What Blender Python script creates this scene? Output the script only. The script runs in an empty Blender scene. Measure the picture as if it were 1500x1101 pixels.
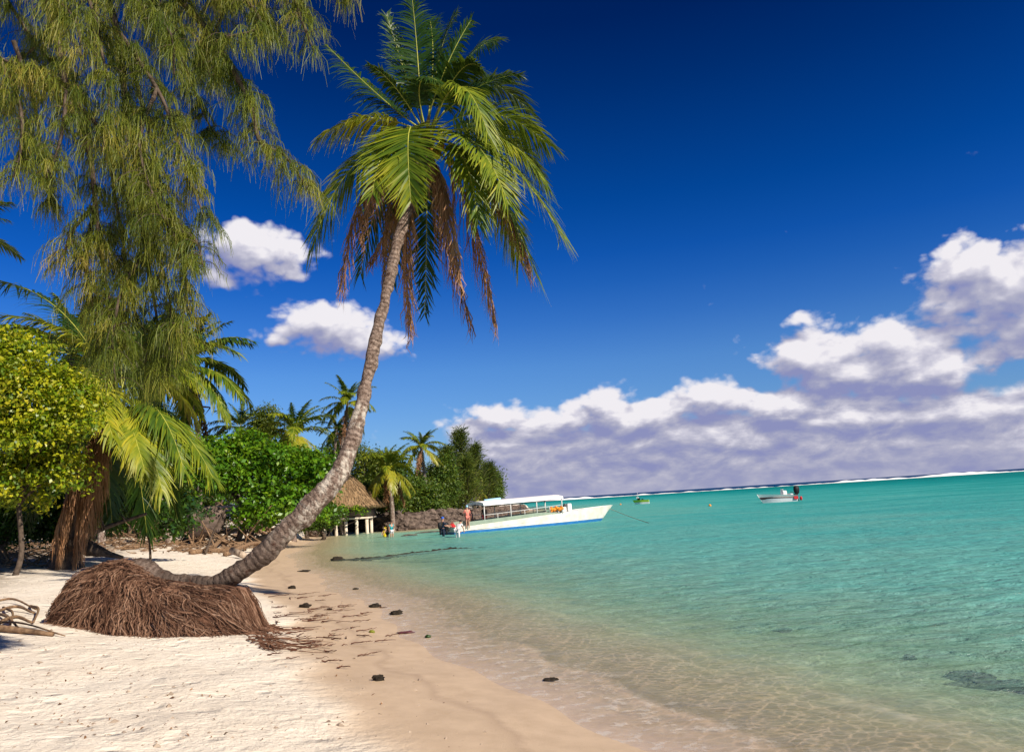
import bpy, bmesh, math, random
import numpy as np
from mathutils import Vector, Matrix, noise
random.seed(7); RNG = np.random.default_rng(11)
SC = bpy.context.scene; COL = SC.collection
R = math.radians
# ------------------------------------------------------------------ camera
CAMZ = 2.2; FPX = 1177.0; CX, CY = 750.0, 550.5
ROLL = math.atan(0.0627); PITCH = math.atan(181.6/FPX)
W_ = np.array([1., 0, 0]); F_ = np.array([0, math.cos(PITCH), math.sin(PITCH)]); V_ = np.array([0, -math.sin(PITCH), math.cos(PITCH)])
R_ = math.cos(ROLL)*W_ - math.sin(ROLL)*V_; U_ = math.sin(ROLL)*W_ + math.cos(ROLL)*V_
CAM = np.array([0, 0, CAMZ])
def ray(px, py): return F_ + R_*(px-CX)/FPX + U_*(CY-py)/FPX
def P(px, py, Y):
    d = ray(px, py); return CAM + d*(Y/d[1])
def G(px, py, z=0.0):
    d = ray(px, py); return CAM + d*((z-CAMZ)/d[2])
cd = bpy.data.cameras.new('camera'); cam = bpy.data.objects.new('camera', cd); COL.objects.link(cam); SC.camera = cam
cd.sensor_width = 36; cd.sensor_fit = 'HORIZONTAL'; cd.lens = 36*FPX/1500; cd.clip_end = 20000; cd.clip_start = 0.05
M = Matrix(((R_[0], U_[0], -F_[0], 0), (R_[1], U_[1], -F_[1], 0), (R_[2], U_[2], -F_[2], CAMZ), (0, 0, 0, 1)))
cam.matrix_world = M
# ------------------------------------------------------------------ mesh builder
class MB:
    def __init__(s): s.v = []; s.q = []; s.t = []; s.n = 0; s.tint = []; s.qm = []; s.tm = []
    def add(s, v, q=None, t=None, tint=0.5, mi=0):
        v = np.asarray(v, float).reshape(-1, 3)
        if q is not None and len(q): q = np.asarray(q, int).reshape(-1, 4); s.q.append(q+s.n); s.qm.append(np.full(len(q), mi))
        if t is not None and len(t): t = np.asarray(t, int).reshape(-1, 3); s.t.append(t+s.n); s.tm.append(np.full(len(t), mi))
        s.v.append(v); s.n += len(v)
        tt = np.asarray(tint, float); s.tint.append(np.full(len(v), float(tt)) if tt.ndim == 0 else tt.reshape(-1))
    def mesh(s, name, mats, smooth=True):
        me = bpy.data.meshes.new(name)
        v = np.concatenate(s.v) if s.v else np.zeros((0, 3))
        q = np.concatenate(s.q) if s.q else np.zeros((0, 4), int); t = np.concatenate(s.t) if s.t else np.zeros((0, 3), int)
        mi = np.concatenate(s.qm+s.tm) if (s.qm or s.tm) else np.zeros(0)
        me.vertices.add(len(v)); me.vertices.foreach_set('co', v.astype(np.float32).ravel())
        lp = np.concatenate([q.ravel(), t.ravel()]).astype(np.int32)
        me.loops.add(len(lp)); me.loops.foreach_set('vertex_index', lp)
        ls = np.concatenate([np.arange(len(q))*4, len(q)*4+np.arange(len(t))*3]).astype(np.int32)
        me.polygons.add(len(ls)); me.polygons.foreach_set('loop_start', ls)
        me.polygons.foreach_set('material_index', mi.astype(np.int32))
        me.polygons.foreach_set('use_smooth', np.full(len(ls), smooth, dtype=bool))
        a = me.attributes.new('tint', 'FLOAT', 'POINT'); a.data.foreach_set('value', np.concatenate(s.tint).astype(np.float32))
        for m in (mats if isinstance(mats, (list, tuple)) else [mats]): me.materials.append(m)
        me.update(calc_edges=True); return me
    def build(s, name, mats, parent=None, smooth=True):
        o = bpy.data.objects.new(name, s.mesh(name, mats, smooth)); COL.objects.link(o)
        if parent is not None: attach(o, parent)
        return o
def attach(o, p):   # world-space mesh under a placed empty
    o.parent = p; o.matrix_parent_inverse = p.matrix_world.inverted() if False else Matrix.Translation(-p.location) @ Matrix.Identity(4)
def unit(v, axis=-1):
    v = np.asarray(v, float); return v/np.maximum(np.linalg.norm(v, axis=axis, keepdims=True), 1e-9)
def tube(mb, path, rad, sides=8, cap=True, tint=0.5, noise_amp=0, mi=0):
    path = np.asarray(path, float); n = len(path); rad = np.full(n, float(rad)) if np.ndim(rad) == 0 else np.asarray(rad, float)
    tg = unit(np.gradient(path, axis=0)); up = np.array([0, 0, 1.]) if abs(tg[0][2]) < .9 else np.array([1., 0, 0])
    V = []; a = unit(np.cross(tg[0], up))
    ang = np.linspace(0, 2*math.pi, sides, endpoint=False)
    for i in range(n):
        a = unit(a - tg[i]*np.dot(a, tg[i])); b = np.cross(tg[i], a)
        rr = rad[i]*(1+noise_amp*RNG.uniform(-1, 1, sides)) if noise_amp else rad[i]*np.ones(sides)
        V.append(path[i] + rr[:, None]*(np.cos(ang)[:, None]*a + np.sin(ang)[:, None]*b))
    V = np.concatenate(V); q = []
    k = np.arange(sides); k2 = (k+1) % sides
    for i in range(n-1): q.append(np.stack([i*sides+k, i*sides+k2, (i+1)*sides+k2, (i+1)*sides+k], 1))
    t = []
    if cap:
        V = np.concatenate([V, path[:1], path[-1:]]); c0 = n*sides; c1 = c0+1
        t = np.concatenate([np.stack([np.full(sides, c0), k2, k], 1), np.stack([np.full(sides, c1), (n-1)*sides+k, (n-1)*sides+k2], 1)])
    mb.add(V, np.concatenate(q), t, tint, mi)
def box(mb, c, s, rz=0, tint=.5, mi=0, bev=0.0):
    c = np.asarray(c, float); h = np.asarray(s, float)/2
    if bev > 0:
        h2 = h-bev; V = []; 
        bm = bmesh.new(); bmesh.ops.create_cube(bm, size=1)
        for v in bm.verts: v.co = Vector((v.co.x*2*h[0], v.co.y*2*h[1], v.co.z*2*h[2]))
        bmesh.ops.bevel(bm, geom=list(bm.edges), offset=bev, segments=2, affect='EDGES')
        bmesh.ops.triangulate(bm, faces=bm.faces)
        V = np.array([v.co[:] for v in bm.verts]); bm.verts.index_update(); T = [[v.index for v in f.verts] for f in bm.faces]; bm.free()
        cz, sz = math.cos(rz), math.sin(rz); V = np.stack([V[:, 0]*cz-V[:, 1]*sz, V[:, 0]*sz+V[:, 1]*cz, V[:, 2]], 1)+c
        mb.add(V, None, T, tint, mi); return
    V = np.array([[x, y, z] for z in (-1, 1) for x, y in ((-1, -1), (1, -1), (1, 1), (-1, 1))])*h
    cz, sz = math.cos(rz), math.sin(rz); V = np.stack([V[:, 0]*cz-V[:, 1]*sz, V[:, 0]*sz+V[:, 1]*cz, V[:, 2]], 1)+c
    mb.add(V, [[3, 2, 1, 0], [4, 5, 6, 7], [0, 1, 5, 4], [1, 2, 6, 5], [2, 3, 7, 6], [3, 0, 4, 7]], None, tint, mi)
def strips(mb, Pn, side, width, tint, mi=0):
    """Pn (N,K,3) centre lines, side (N,3) or (N,K,3), width (N,K), tint (N,)"""
    N, K, _ = Pn.shape
    if side.ndim == 2: side = side[:, None, :]
    A = Pn - side*width[..., None]/2; B = Pn + side*width[..., None]/2
    V = np.stack([A, B], 2).reshape(-1, 3)
    base = (np.arange(N)*K*2)[:, None] + (np.arange(K-1)*2)[None]
    q = np.stack([base, base+1, base+3, base+2], -1).reshape(-1, 4)
    tn = np.asarray(tint, float); tn = np.repeat(tn, K*2) if tn.ndim == 1 else np.repeat(tn.reshape(-1), 2)
    mb.add(V, q, None, tn, mi)
def leaves(mb, C, nrm, size, aspect=.5, tint=None, fold=.15):
    N = len(C); nrm = unit(nrm); a = unit(np.cross(nrm, RNG.normal(size=(N, 3)))); b = np.cross(nrm, a)
    L = (size if np.ndim(size) else np.full(N, size))[:, None]
    v0 = C - a*L*.5; v2 = C + a*L*.5 - nrm*L*fold; v1 = C + b*L*aspect*.5 + nrm*L*fold*.5 - a*L*.05; v3 = C - b*L*aspect*.5 + nrm*L*fold*.5 - a*L*.05
    V = np.stack([v0, v1, v2, v3], 1).reshape(-1, 3); k = np.arange(N)*4
    mb.add(V, np.stack([k, k+1, k+2, k+3], 1), None, np.repeat(RNG.uniform(0, 1, N) if tint is None else tint, 4))
_bm = bmesh.new(); bmesh.ops.create_icosphere(_bm, subdivisions=3, radius=1)
ICO_V = np.array([v.co[:] for v in _bm.verts]); _bm.verts.index_update(); ICO_F = np.array([[v.index for v in f.verts] for f in _bm.faces]); _bm.free()
def rock(mb, c, r, seed=0, amp=.35, fr=1.3, tint=.5, flat=True):
    off = Vector((seed*3.1, seed*1.7, seed*.9)); V = ICO_V.copy()
    k = np.array([1+amp*(noise.noise(Vector(v)*fr+off)+.45*noise.noise(Vector(v)*fr*3+off)+.2*noise.noise(Vector(v)*fr*7+off)) for v in V])
    mb.add(V*k[:, None]*np.asarray(r)+np.asarray(c), None, ICO_F, tint)
def bez(p0, p1, p2, n):
    t = np.linspace(0, 1, n)[:, None]; return (1-t)**2*np.asarray(p0) + 2*t*(1-t)*np.asarray(p1) + t*t*np.asarray(p2)
def spline(pts, n):
    pts = np.asarray(pts, float); m = len(pts); pp = np.concatenate([[2*pts[0]-pts[1]], pts, [2*pts[-1]-pts[-2]]]); out = []
    for u in np.linspace(0, m-1, n):
        i = min(int(u), m-2); t = u-i; a, b, c, d = pp[i:i+4]
        out.append(.5*((2*b)+(-a+c)*t+(2*a-5*b+4*c-d)*t*t+(-a+3*b-3*c+d)*t**3))
    return np.array(out)
# ------------------------------------------------------------------ tagging
def tag(o, label=None, cat=None, group=None, kind=None):
    if label: o['label'] = label
    if cat: o['category'] = cat
    if group: o['group'] = group
    if kind: o['kind'] = kind
    return o
def thing(name, loc, label, cat, group=None, rz=0):
    o = bpy.data.objects.new(name, None); COL.objects.link(o); o.location = Vector(loc); o.rotation_euler = (0, 0, rz)
    o.empty_display_size = .2; return tag(o, label, cat, group)
def child(o, p): o.parent = p; return o         # mesh in the thing's local space
# ------------------------------------------------------------------ materials
def mat(name): m = bpy.data.materials.new(name); m.use_nodes = True; m.node_tree.nodes.clear(); return m, m.node_tree
class NT:
    def __init__(s, nt): s.nt = nt
    def n(s, typ, **kw):
        nd = s.nt.nodes.new(typ)
        for k, v in kw.items():
            if k.startswith('i_'):
                key = k[2:]; key = int(key) if key.isdigit() else key.replace('_', ' ')
                s.set(nd.inputs[key], v)
            else: setattr(nd, k, v)
        return nd
    def set(s, inp, v):
        if isinstance(v, bpy.types.NodeSocket): s.nt.links.new(v, inp)
        elif isinstance(v, bpy.types.Node): s.nt.links.new(v.outputs[0], inp)
        else:
            if inp.type == 'RGBA' and len(v) == 3: v = (*v, 1)
            inp.default_value = v
    def m(s, op, a, b=0.0, c=0.0, clamp=False):
        nd = s.nt.nodes.new('ShaderNodeMath'); nd.operation = op; nd.use_clamp = clamp
        s.set(nd.inputs[0], a); s.set(nd.inputs[1], b)
        if len(nd.inputs) > 2: s.set(nd.inputs[2], c)
        return nd.outputs[0]
    def vm(s, op, a, b=(0, 0, 0)):
        nd = s.nt.nodes.new('ShaderNodeVectorMath'); nd.operation = op; s.set(nd.inputs[0], a)
        if op == 'SCALE': s.set(nd.inputs['Scale'], b)
        else: s.set(nd.inputs[1], b)
        return nd.outputs['Value'] if op in ('LENGTH', 'DOT_PRODUCT', 'DISTANCE') else nd.outputs[0]
    def mix(s, f, a, b, mode='MIX'):
        nd = s.nt.nodes.new('ShaderNodeMix'); nd.data_type = 'RGBA'; nd.blend_type = mode
        s.set(nd.inputs[0], f); s.set(nd.inputs[6], a); s.set(nd.inputs[7], b); return nd.outputs[2]
    def ramp(s, f, stops, interp='LINEAR'):
        nd = s.nt.nodes.new('ShaderNodeValToRGB'); s.set(nd.inputs[0], f); cr = nd.color_ramp; cr.interpolation = interp
        while len(cr.elements) < len(stops): cr.elements.new(.5)
        for e, (p, c) in zip(cr.elements, stops): e.position = p; e.color = (*c, 1) if len(c) == 3 else c
        return nd.outputs[0]
    def mr(s, v, a, b, c=0.0, d=1.0, smooth=False):
        nd = s.nt.nodes.new('ShaderNodeMapRange'); nd.interpolation_type = 'SMOOTHSTEP' if smooth else 'LINEAR'
        for i, x in enumerate((v, a, b, c, d)): s.set(nd.inputs[i], x)
        return nd.outputs[0]
    def noise(s, vec, scale, detail=4, rough=.5, dist=0.0):
        nd = s.nt.nodes.new('ShaderNodeTexNoise'); s.set(nd.inputs['Vector'], vec) if vec is not None else None
        s.set(nd.inputs['Scale'], scale); nd.inputs['Detail'].default_value = detail; nd.inputs['Roughness'].default_value = rough; nd.inputs['Distortion'].default_value = dist
        return nd.outputs[0]
    def out(s, sh): o = s.nt.nodes.new('ShaderNodeOutputMaterial'); s.nt.links.new(sh, o.inputs[0]); return o
    def bump(s, h, strength, dist=.01, nrm=None):
        nd = s.nt.nodes.new('ShaderNodeBump'); s.set(nd.inputs['Height'], h); s.set(nd.inputs['Strength'], strength); nd.inputs['Distance'].default_value = dist
        if nrm is not None: s.set(nd.inputs['Normal'], nrm)
        return nd.outputs[0]
    def pbsdf(s, col, rough=.7, nrm=None, spec=.5, metal=0):
        nd = s.nt.nodes.new('ShaderNodeBsdfPrincipled'); s.set(nd.inputs['Base Color'], col); s.set(nd.inputs['Roughness'], rough)
        nd.inputs['Specular IOR Level'].default_value = spec; nd.inputs['Metallic'].default_value = metal
        if nrm is not None: s.set(nd.inputs['Normal'], nrm)
        return nd.outputs[0]
def leafmat(name, stops, transl=.3, rough=.45, spec=.4, nscale=1.2):
    m, nt = mat(name); N = NT(nt); at = N.n('ShaderNodeAttribute', attribute_name='tint').outputs['Fac']
    geo = N.n('ShaderNodeNewGeometry').outputs['Position']
    f = N.m('ADD', N.m('MULTIPLY', at, .7), N.m('MULTIPLY', N.m('SUBTRACT', N.noise(geo, nscale, 3), .35), .8), clamp=True)
    col = N.ramp(f, stops)
    p = N.pbsdf(col, rough, spec=spec); t = N.n('ShaderNodeBsdfTranslucent'); N.set(t.inputs[0], N.mix(.5, col, (.25, .32, .02)))
    mx = N.n('ShaderNodeMixShader'); mx.inputs[0].default_value = transl; nt.links.new(p, mx.inputs[1]); nt.links.new(t.outputs[0], mx.inputs[2]); N.out(mx.outputs[0]); return m
def plain(name, col, rough=.6, var=.15, scale=6, spec=.4, bump=.2, col2=None, metal=0):
    m, nt = mat(name); N = NT(nt); tc = N.n('ShaderNodeTexCoord').outputs['Object']; nz = N.noise(tc, scale, 6, .6)
    c2 = col2 if col2 else tuple(c*(1-2*var) for c in col); c = N.mix(N.mr(nz, .35, .65), col, c2)
    N.out(N.pbsdf(c, rough, N.bump(nz, bump, .02), spec, metal)); return m
MT = {}
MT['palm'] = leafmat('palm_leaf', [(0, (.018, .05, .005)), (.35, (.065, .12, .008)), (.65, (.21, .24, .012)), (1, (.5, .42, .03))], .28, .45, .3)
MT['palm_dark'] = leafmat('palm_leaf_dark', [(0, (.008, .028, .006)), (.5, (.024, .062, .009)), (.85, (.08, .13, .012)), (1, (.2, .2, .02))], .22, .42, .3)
MT['palm_yel'] = leafmat('palm_leaf_yellow', [(0, (.1, .17, .01)), (.5, (.3, .3, .02)), (1, (.55, .4, .03))], .35, .4, .5)
MT['palm_dead'] = leafmat('palm_leaf_dead', [(0, (.09, .04, .02)), (.5, (.26, .12, .055)), (1, (.5, .28, .15))], .15, .7, .2)
MT['cas'] = leafmat('casuarina_needles', [(0, (.02, .04, .006)), (.35, (.075, .11, .012)), (.7, (.19, .21, .02)), (1, (.42, .3, .06))], .3, .5, .3, .9)
MT['casfar'] = leafmat('casuarina_far', [(0, (.02, .04, .006)), (.5, (.065, .095, .012)), (1, (.17, .18, .02))], .2, .6, .2, .3)
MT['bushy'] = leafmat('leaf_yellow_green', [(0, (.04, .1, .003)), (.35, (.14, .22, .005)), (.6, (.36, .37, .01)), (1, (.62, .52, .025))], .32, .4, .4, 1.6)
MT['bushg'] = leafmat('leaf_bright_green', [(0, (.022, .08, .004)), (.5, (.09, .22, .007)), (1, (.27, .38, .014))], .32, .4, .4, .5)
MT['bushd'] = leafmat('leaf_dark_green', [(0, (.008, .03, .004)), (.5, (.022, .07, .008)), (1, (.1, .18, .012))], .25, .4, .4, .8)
MT['treef'] = leafmat('leaf_far_tree', [(0, (.014, .045, .005)), (.5, (.06, .11, .01)), (1, (.19, .22, .018))], .25, .5, .3, .25)
MT['treef2'] = leafmat('leaf_far_tree_yellow', [(0, (.03, .06, .006)), (.5, (.1, .14, .014)), (1, (.27, .26, .03))], .25, .5, .3, .25)
MT['rachis'] = plain('frond_midrib', (.42, .42, .06), .5, .2, 3)
MT['rachis_dead'] = plain('frond_midrib_dead', (.22, .12, .06), .7, .25, 3)
MT['bark'] = plain('tree_bark', (.13, .095, .07), .9, .3, 9, .1, .8)
MT['drift'] = plain('driftwood', (.3, .19, .11), .85, .3, 12, .1, .6, (.12, .07, .04))
MT['twig'] = plain('twig', (.13, .05, .03), .85, .3, 12, .1, .4, (.07, .03, .02))
MT['rockw'] = plain('coral_stone', (.19, .14, .11), .95, .3, 2.2, .1, 1, (.05, .036, .03))
MT['rubble'] = plain('coral_rubble', (.5, .4, .3), .95, .3, 3, .1, 1, (.16, .11, .08))
MT['weed'] = plain('dark_brown', (.04, .03, .02), .9, .3, 20, .2, 1)
MT['white'] = plain('white_gelcoat', (.8, .78, .74), .3, .04, 1.5, .5, .03)
MT['cream'] = plain('cream_hull', (.8, .76, .68), .4, .04, 1.1, .4, .03, (.62, .56, .46))
MT['canvas'] = plain('white_canvas', (.82, .79, .78), .7, .04, 2, .2, .1)
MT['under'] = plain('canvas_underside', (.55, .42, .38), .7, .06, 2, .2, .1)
MT['blue'] = plain('blue_antifouling', (.02, .16, .42), .4, .1, 2, .5, .03)
MT['alu'] = plain('weathered_aluminium', (.6, .58, .55), .4, .08, 5, .5, .05)
MT['deckg'] = plain('grey_green_deck', (.27, .33, .25), .7, .1, 3, .3, .05)
MT['black'] = plain('black_plastic', (.01, .01, .012), .6, .1, 4, .25, .05)
MT['red'] = plain('red_cloth', (.55, .02, .025), .7, .1, 6, .3, .1)
MT['orange'] = plain('orange_lifejacket', (.8, .17, .02), .7, .15, 6, .3, .3, (.85, .35, .03))
MT['maroon'] = plain('maroon_rubber', (.13, .035, .035), .5, .1, 4, .4, .05)
MT['lime'] = plain('lime_paint', (.42, .62, .03), .4, .08, 4, .5, .03)
MT['skin'] = plain('skin_tan', (.5, .26, .17), .55, .06, 8, .4, .05)
MT['skin2'] = plain('skin_dark', (.28, .13, .08), .55, .06, 8, .4, .05)
MT['pink'] = plain('coral_pink_cloth', (.75, .22, .17), .8, .08, 8, .2, .2)
MT['teal'] = plain('teal_cloth', (.02, .35, .38), .8, .08, 8, .2, .2)
MT['lblue'] = plain('light_blue_cloth', (.35, .6, .75), .8, .08, 8, .2, .2)
MT['navy'] = plain('navy_neoprene', (.012, .018, .04), .6, .1, 8, .3, .1)
MT['bluec'] = plain('blue_cloth', (.03, .12, .55), .7, .1, 8, .3, .1)
MT['pale'] = plain('pale_cloth', (.7, .66, .66), .8, .06, 8, .2, .2)
MT['yellow'] = plain('yellow_plastic', (.8, .62, .01), .5, .06, 8, .4, .05)
MT['hair'] = plain('dark_hair', (.03, .018, .012), .6, .2, 20, .4, .4)
MT['postw'] = plain('white_painted_concrete', (.72, .63, .5), .8, .1, 2, .2, .3, (.5, .4, .3))
MT['hutwood'] = plain('weathered_grey_wood', (.3, .22, .17), .85, .2, 5, .2, .4)
MT['fence'] = plain('pale_fence_wood', (.5, .42, .4), .8, .15, 5, .2, .3)
MT['plasticw'] = plain('white_plastic', (.6, .6, .62), .4, .05, 4, .5, .03)
MT['coconut'] = plain('green_coconut', (.3, .26, .03), .5, .2, 7, .4, .1, (.5, .27, .03))
MT['rope'] = plain('pale_rope', (.5, .47, .36), .9, .1, 20, .1, .2)

def m_thatch():
    m, nt = mat('thatch'); N = NT(nt); tc = N.n('ShaderNodeTexCoord').outputs['Object']
    st = N.noise(N.vm('MULTIPLY', tc, (9, 9, 1.2)), 1.5, 6, .7); bl = N.noise(tc, 1.1, 5, .6)
    c = N.ramp(N.m('ADD', N.m('MULTIPLY', st, .6), N.m('MULTIPLY', bl, .4)), [(.3, (.14, .085, .045)), (.5, (.36, .23, .12)), (.7, (.55, .38, .22))])
    N.out(N.pbsdf(c, .95, N.bump(st, 1, .08), .1)); return m
MT['thatch'] = m_thatch()
def m_trunk():   # ring-scarred coconut bark with pale lichen
    m, nt = mat('coconut_bark'); N = NT(nt); pos = N.n('ShaderNodeNewGeometry').outputs['Position']
    at = N.n('ShaderNodeAttribute', attribute_name='tint').outputs['Fac']     # metres along the trunk / 10
    n1 = N.noise(pos, 5, 6, .65); n2 = N.noise(pos, 17, 5, .7)
    ring = N.m('ABSOLUTE', N.m('SINE', N.m('ADD', N.m('MULTIPLY', at, 300.0), N.m('MULTIPLY', n1, 5.0))))
    base = N.ramp(n2, [(.28, (.04, .024, .017)), (.46, (.16, .11, .085)), (.7, (.38, .29, .235))])
    lich = N.mr(N.noise(N.vm('MULTIPLY', pos, (1, 1, .5)), 4.2, 6, .7), .52, .6)
    up = N.m('MULTIPLY', N.mr(at, .28, .36), N.mr(at, .75, .62))
    c = N.mix(N.m('MULTIPLY', lich, N.m('MULTIPLY', up, .8)), base, (.56, .5, .42))
    low = N.mr(at, .46, .25)          # dark, worn old bark near the roots
    c = N.mix(N.m('MULTIPLY', low, N.mr(N.noise(pos, 3, 4), .3, .55, .35, .85)), c, (.06, .043, .034))
    pit = N.mr(N.noise(pos, 9, 2, .5), .36, .3); c = N.mix(N.m('MULTIPLY', pit, .8), c, (.05, .022, .014))
    c = N.mix(N.m('MULTIPLY', N.mr(ring, .22, .0), .35), c, (.07, .05, .04))
    h = N.m('ADD', N.m('MULTIPLY', ring, .35), N.m('ADD', n1, N.m('MULTIPLY', n2, .8)))
    N.out(N.pbsdf(c, .9, N.bump(h, .9, .05), .12)); return m
MT['trunk'] = m_trunk()
def m_root():
    m, nt = mat('palm_roots'); N = NT(nt); pos = N.n('ShaderNodeNewGeometry').outputs['Position']
    at = N.n('ShaderNodeAttribute', attribute_name='tint').outputs['Fac']
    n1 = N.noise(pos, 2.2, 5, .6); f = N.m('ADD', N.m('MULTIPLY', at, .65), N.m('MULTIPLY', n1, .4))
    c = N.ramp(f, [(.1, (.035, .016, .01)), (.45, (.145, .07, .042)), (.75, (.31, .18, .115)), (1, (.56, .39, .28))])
    N.out(N.pbsdf(c, .9, N.bump(N.noise(pos, 40, 4), .5, .02), .15)); return m
MT['root'] = m_root()
def m_ground():
    m, nt = mat('sand_ground'); N = NT(nt); pos = N.n('ShaderNodeNewGeometry').outputs['Position']
    h = N.n('ShaderNodeSeparateXYZ', i_0=pos).outputs['Z']
    veg = N.n('ShaderNodeAttribute', attribute_name='litter').outputs['Fac']
    n1 = N.noise(pos, .8, 6, .6); n2 = N.noise(pos, 14, 5, .65); n3 = N.noise(pos, 130, 3, .6); n4 = N.noise(pos, 3.2, 6, .6)
    dry = N.mix(N.mr(n1, .35, .65), (.82, .73, .61), (.74, .64, .52)); dry = N.mix(N.m('MULTIPLY', N.mr(n2, .55, .75), .35), dry, (.47, .34, .24))
    wet = N.mix(N.mr(n4, .35, .65), (.58, .43, .29), (.5, .365, .24))
    wetf = N.mr(N.m('ADD', h, N.m('MULTIPLY', N.m('SUBTRACT', n1, .5), .09)), .255, .16, smooth=True)
    tide = N.m('MULTIPLY', N.mr(N.m('ABSOLUTE', N.m('SUBTRACT', N.m('ADD', h, N.m('MULTIPLY', N.m('SUBTRACT', n1, .5), .1)), .1)), .012, .0), .35)
    wet = N.mix(tide, wet, (.3, .2, .13)); c = N.mix(wetf, dry, wet)
    bed = N.mix(N.mr(n4, .4, .62), (.64, .57, .42), (.53, .48, .34)); c = N.mix(N.mr(h, .0, -.25), c, bed)
    grassy = N.mix(N.mr(n2, .4, .6), (.2, .13, .08), (.09, .07, .04)); c = N.mix(N.m('MULTIPLY', veg, N.mr(n4, .35, .55)), c, grassy)
    speck = N.mr(N.noise(pos, 45, 2, .5), .7, .74); c = N.mix(N.m('MULTIPLY', speck, .5), c, (.2, .12, .08))
    dryf = N.m('SUBTRACT', 1.0, wetf)
    fv = N.n('ShaderNodeTexVoronoi', i_Vector=N.vm('ADD', pos, N.vm('SCALE', N.n('ShaderNodeTexNoise', i_Vector=pos, i_Scale=3.0).outputs['Color'], .25)), i_Scale=2.6, feature='SMOOTH_F1')
    foot = N.m('MULTIPLY', N.mr(fv.outputs['Distance'], .06, .3), N.m('MULTIPLY', dryf, .7))
    hh = N.m('ADD', N.m('ADD', foot, N.m('MULTIPLY', n4, N.m('MULTIPLY', dryf, 1.6))), N.m('ADD', N.m('MULTIPLY', n2, N.m('ADD', N.m('MULTIPLY', dryf, .5), .06)), N.m('MULTIPLY', n3, .08)))
    N.out(N.pbsdf(c, N.mr(wetf, 0, 1, .95, .5), N.bump(hh, .9, .06), .15)); return m
MT['ground'] = m_ground()
def m_water():
    m, nt = mat('lagoon_water'); N = NT(nt); pos = N.n('ShaderNodeNewGeometry').outputs['Position']
    dep = N.n('ShaderNodeAttribute', attribute_name='depth').outputs['Fac']
    dst = N.n('ShaderNodeAttribute', attribute_name='far').outputs['Fac']      # metres from the viewpoint region, for ripple size
    fl = N.vm('MULTIPLY', pos, (1, 1, 0))
    w1 = N.noise(N.vm('MULTIPLY', fl, (.8, 1.7, 1)), 1.9, 5, .62, .5)
    w2 = N.noise(N.vm('MULTIPLY', fl, (.7, 1.5, 1)), 7.5, 4, .6, .7)
    w3 = N.noise(N.vm('MULTIPLY', fl, (.35, 1.3, 1)), .35, 4, .6)
    hgt = N.m('ADD', N.m('MULTIPLY', w1, 1.0), N.m('ADD', N.m('MULTIPLY', w2, .2), N.m('MULTIPLY', w3, 2.2)))
    calm = N.mr(dep, 0, .25, .22, 1.0)
    nb = N.bump(hgt, N.m('MULTIPLY', calm, 1.0), .2)
    # colour scattered back by the water body, by depth
    patch = N.noise(N.vm('MULTIPLY', fl, (.5, 1, 1)), .16, 5, .6)
    dd = N.m('MULTIPLY', dep, N.mr(patch, .3, .7, .75, 1.25))
    sc = N.ramp(N.mr(dd, 0, 4), [(0, (.55, .66, .47)), (.08, (.38, .62, .49)), (.22, (.2, .54, .47)), (.42, (.07, .42, .39)), (.62, (.005, .27, .26)), (.8, (.0, .19, .185)), (1, (.0, .165, .17))])
    dash = N.mr(N.noise(N.vm('MULTIPLY', fl, (.45, 1.5, 1)), 1.6, 6, .7), .44, .58)
    sc = N.mix(N.m('MULTIPLY', dash, .5), sc, N.vm('MULTIPLY', sc, (.5, .72, .78)))
    sc = N.mix(N.mr(dep, 5, 12), sc, (.0, .04, .13))
    rip = N.mr(N.m('ADD', N.m('MULTIPLY', w1, .6), N.m('MULTIPLY', w2, .4)), .4, .62)      # wavelet troughs show more water body, crests more bed
    opa = N.m('SUBTRACT', 1.0, N.m('EXPONENT', N.m('MULTIPLY', dd, N.mr(rip, 0, 1, -1.7, -.8))))
    # caustic light network painted into the transparent tint of the surface
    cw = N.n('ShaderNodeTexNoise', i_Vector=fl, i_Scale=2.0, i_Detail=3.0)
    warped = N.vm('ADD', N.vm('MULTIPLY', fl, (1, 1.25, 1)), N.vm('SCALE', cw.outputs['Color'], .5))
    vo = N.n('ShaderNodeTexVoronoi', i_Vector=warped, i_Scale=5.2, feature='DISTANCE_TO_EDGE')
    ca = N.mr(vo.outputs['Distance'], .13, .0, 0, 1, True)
    sw = N.n('ShaderNodeAttribute', attribute_name='swash').outputs['Fac']; ca = N.m('ADD', ca, N.m('MULTIPLY', sw, 1.3), clamp=True); ca = N.m('SUBTRACT', ca, N.m('MAXIMUM', N.m('MULTIPLY', sw, -.7), 0.0))  # swash ridges: lensed light painted as a bright line, darker just behind
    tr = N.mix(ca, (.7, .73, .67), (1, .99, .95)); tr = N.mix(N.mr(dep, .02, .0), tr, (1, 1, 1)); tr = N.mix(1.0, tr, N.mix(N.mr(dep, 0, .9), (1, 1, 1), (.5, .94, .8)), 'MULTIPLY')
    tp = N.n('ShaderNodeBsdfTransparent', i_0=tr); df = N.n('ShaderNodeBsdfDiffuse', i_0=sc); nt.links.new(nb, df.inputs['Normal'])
    a = N.n('ShaderNodeMixShader'); N.set(a.inputs[0], opa); nt.links.new(tp.outputs[0], a.inputs[1]); nt.links.new(df.outputs[0], a.inputs[2])
    fr = N.n('ShaderNodeFresnel', i_IOR=1.33); nt.links.new(nb, fr.inputs['Normal'])
    gl = N.n('ShaderNodeBsdfGlossy'); gl.inputs['Roughness'].default_value = .12; nt.links.new(nb, gl.inputs['Normal']); gl.inputs[0].default_value = (1, 1, 1, 1)
    frs = N.m('MULTIPLY', N.m('MINIMUM', fr.outputs[0], .6), N.mr(dst, 30, 110, .25, .07))
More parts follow.
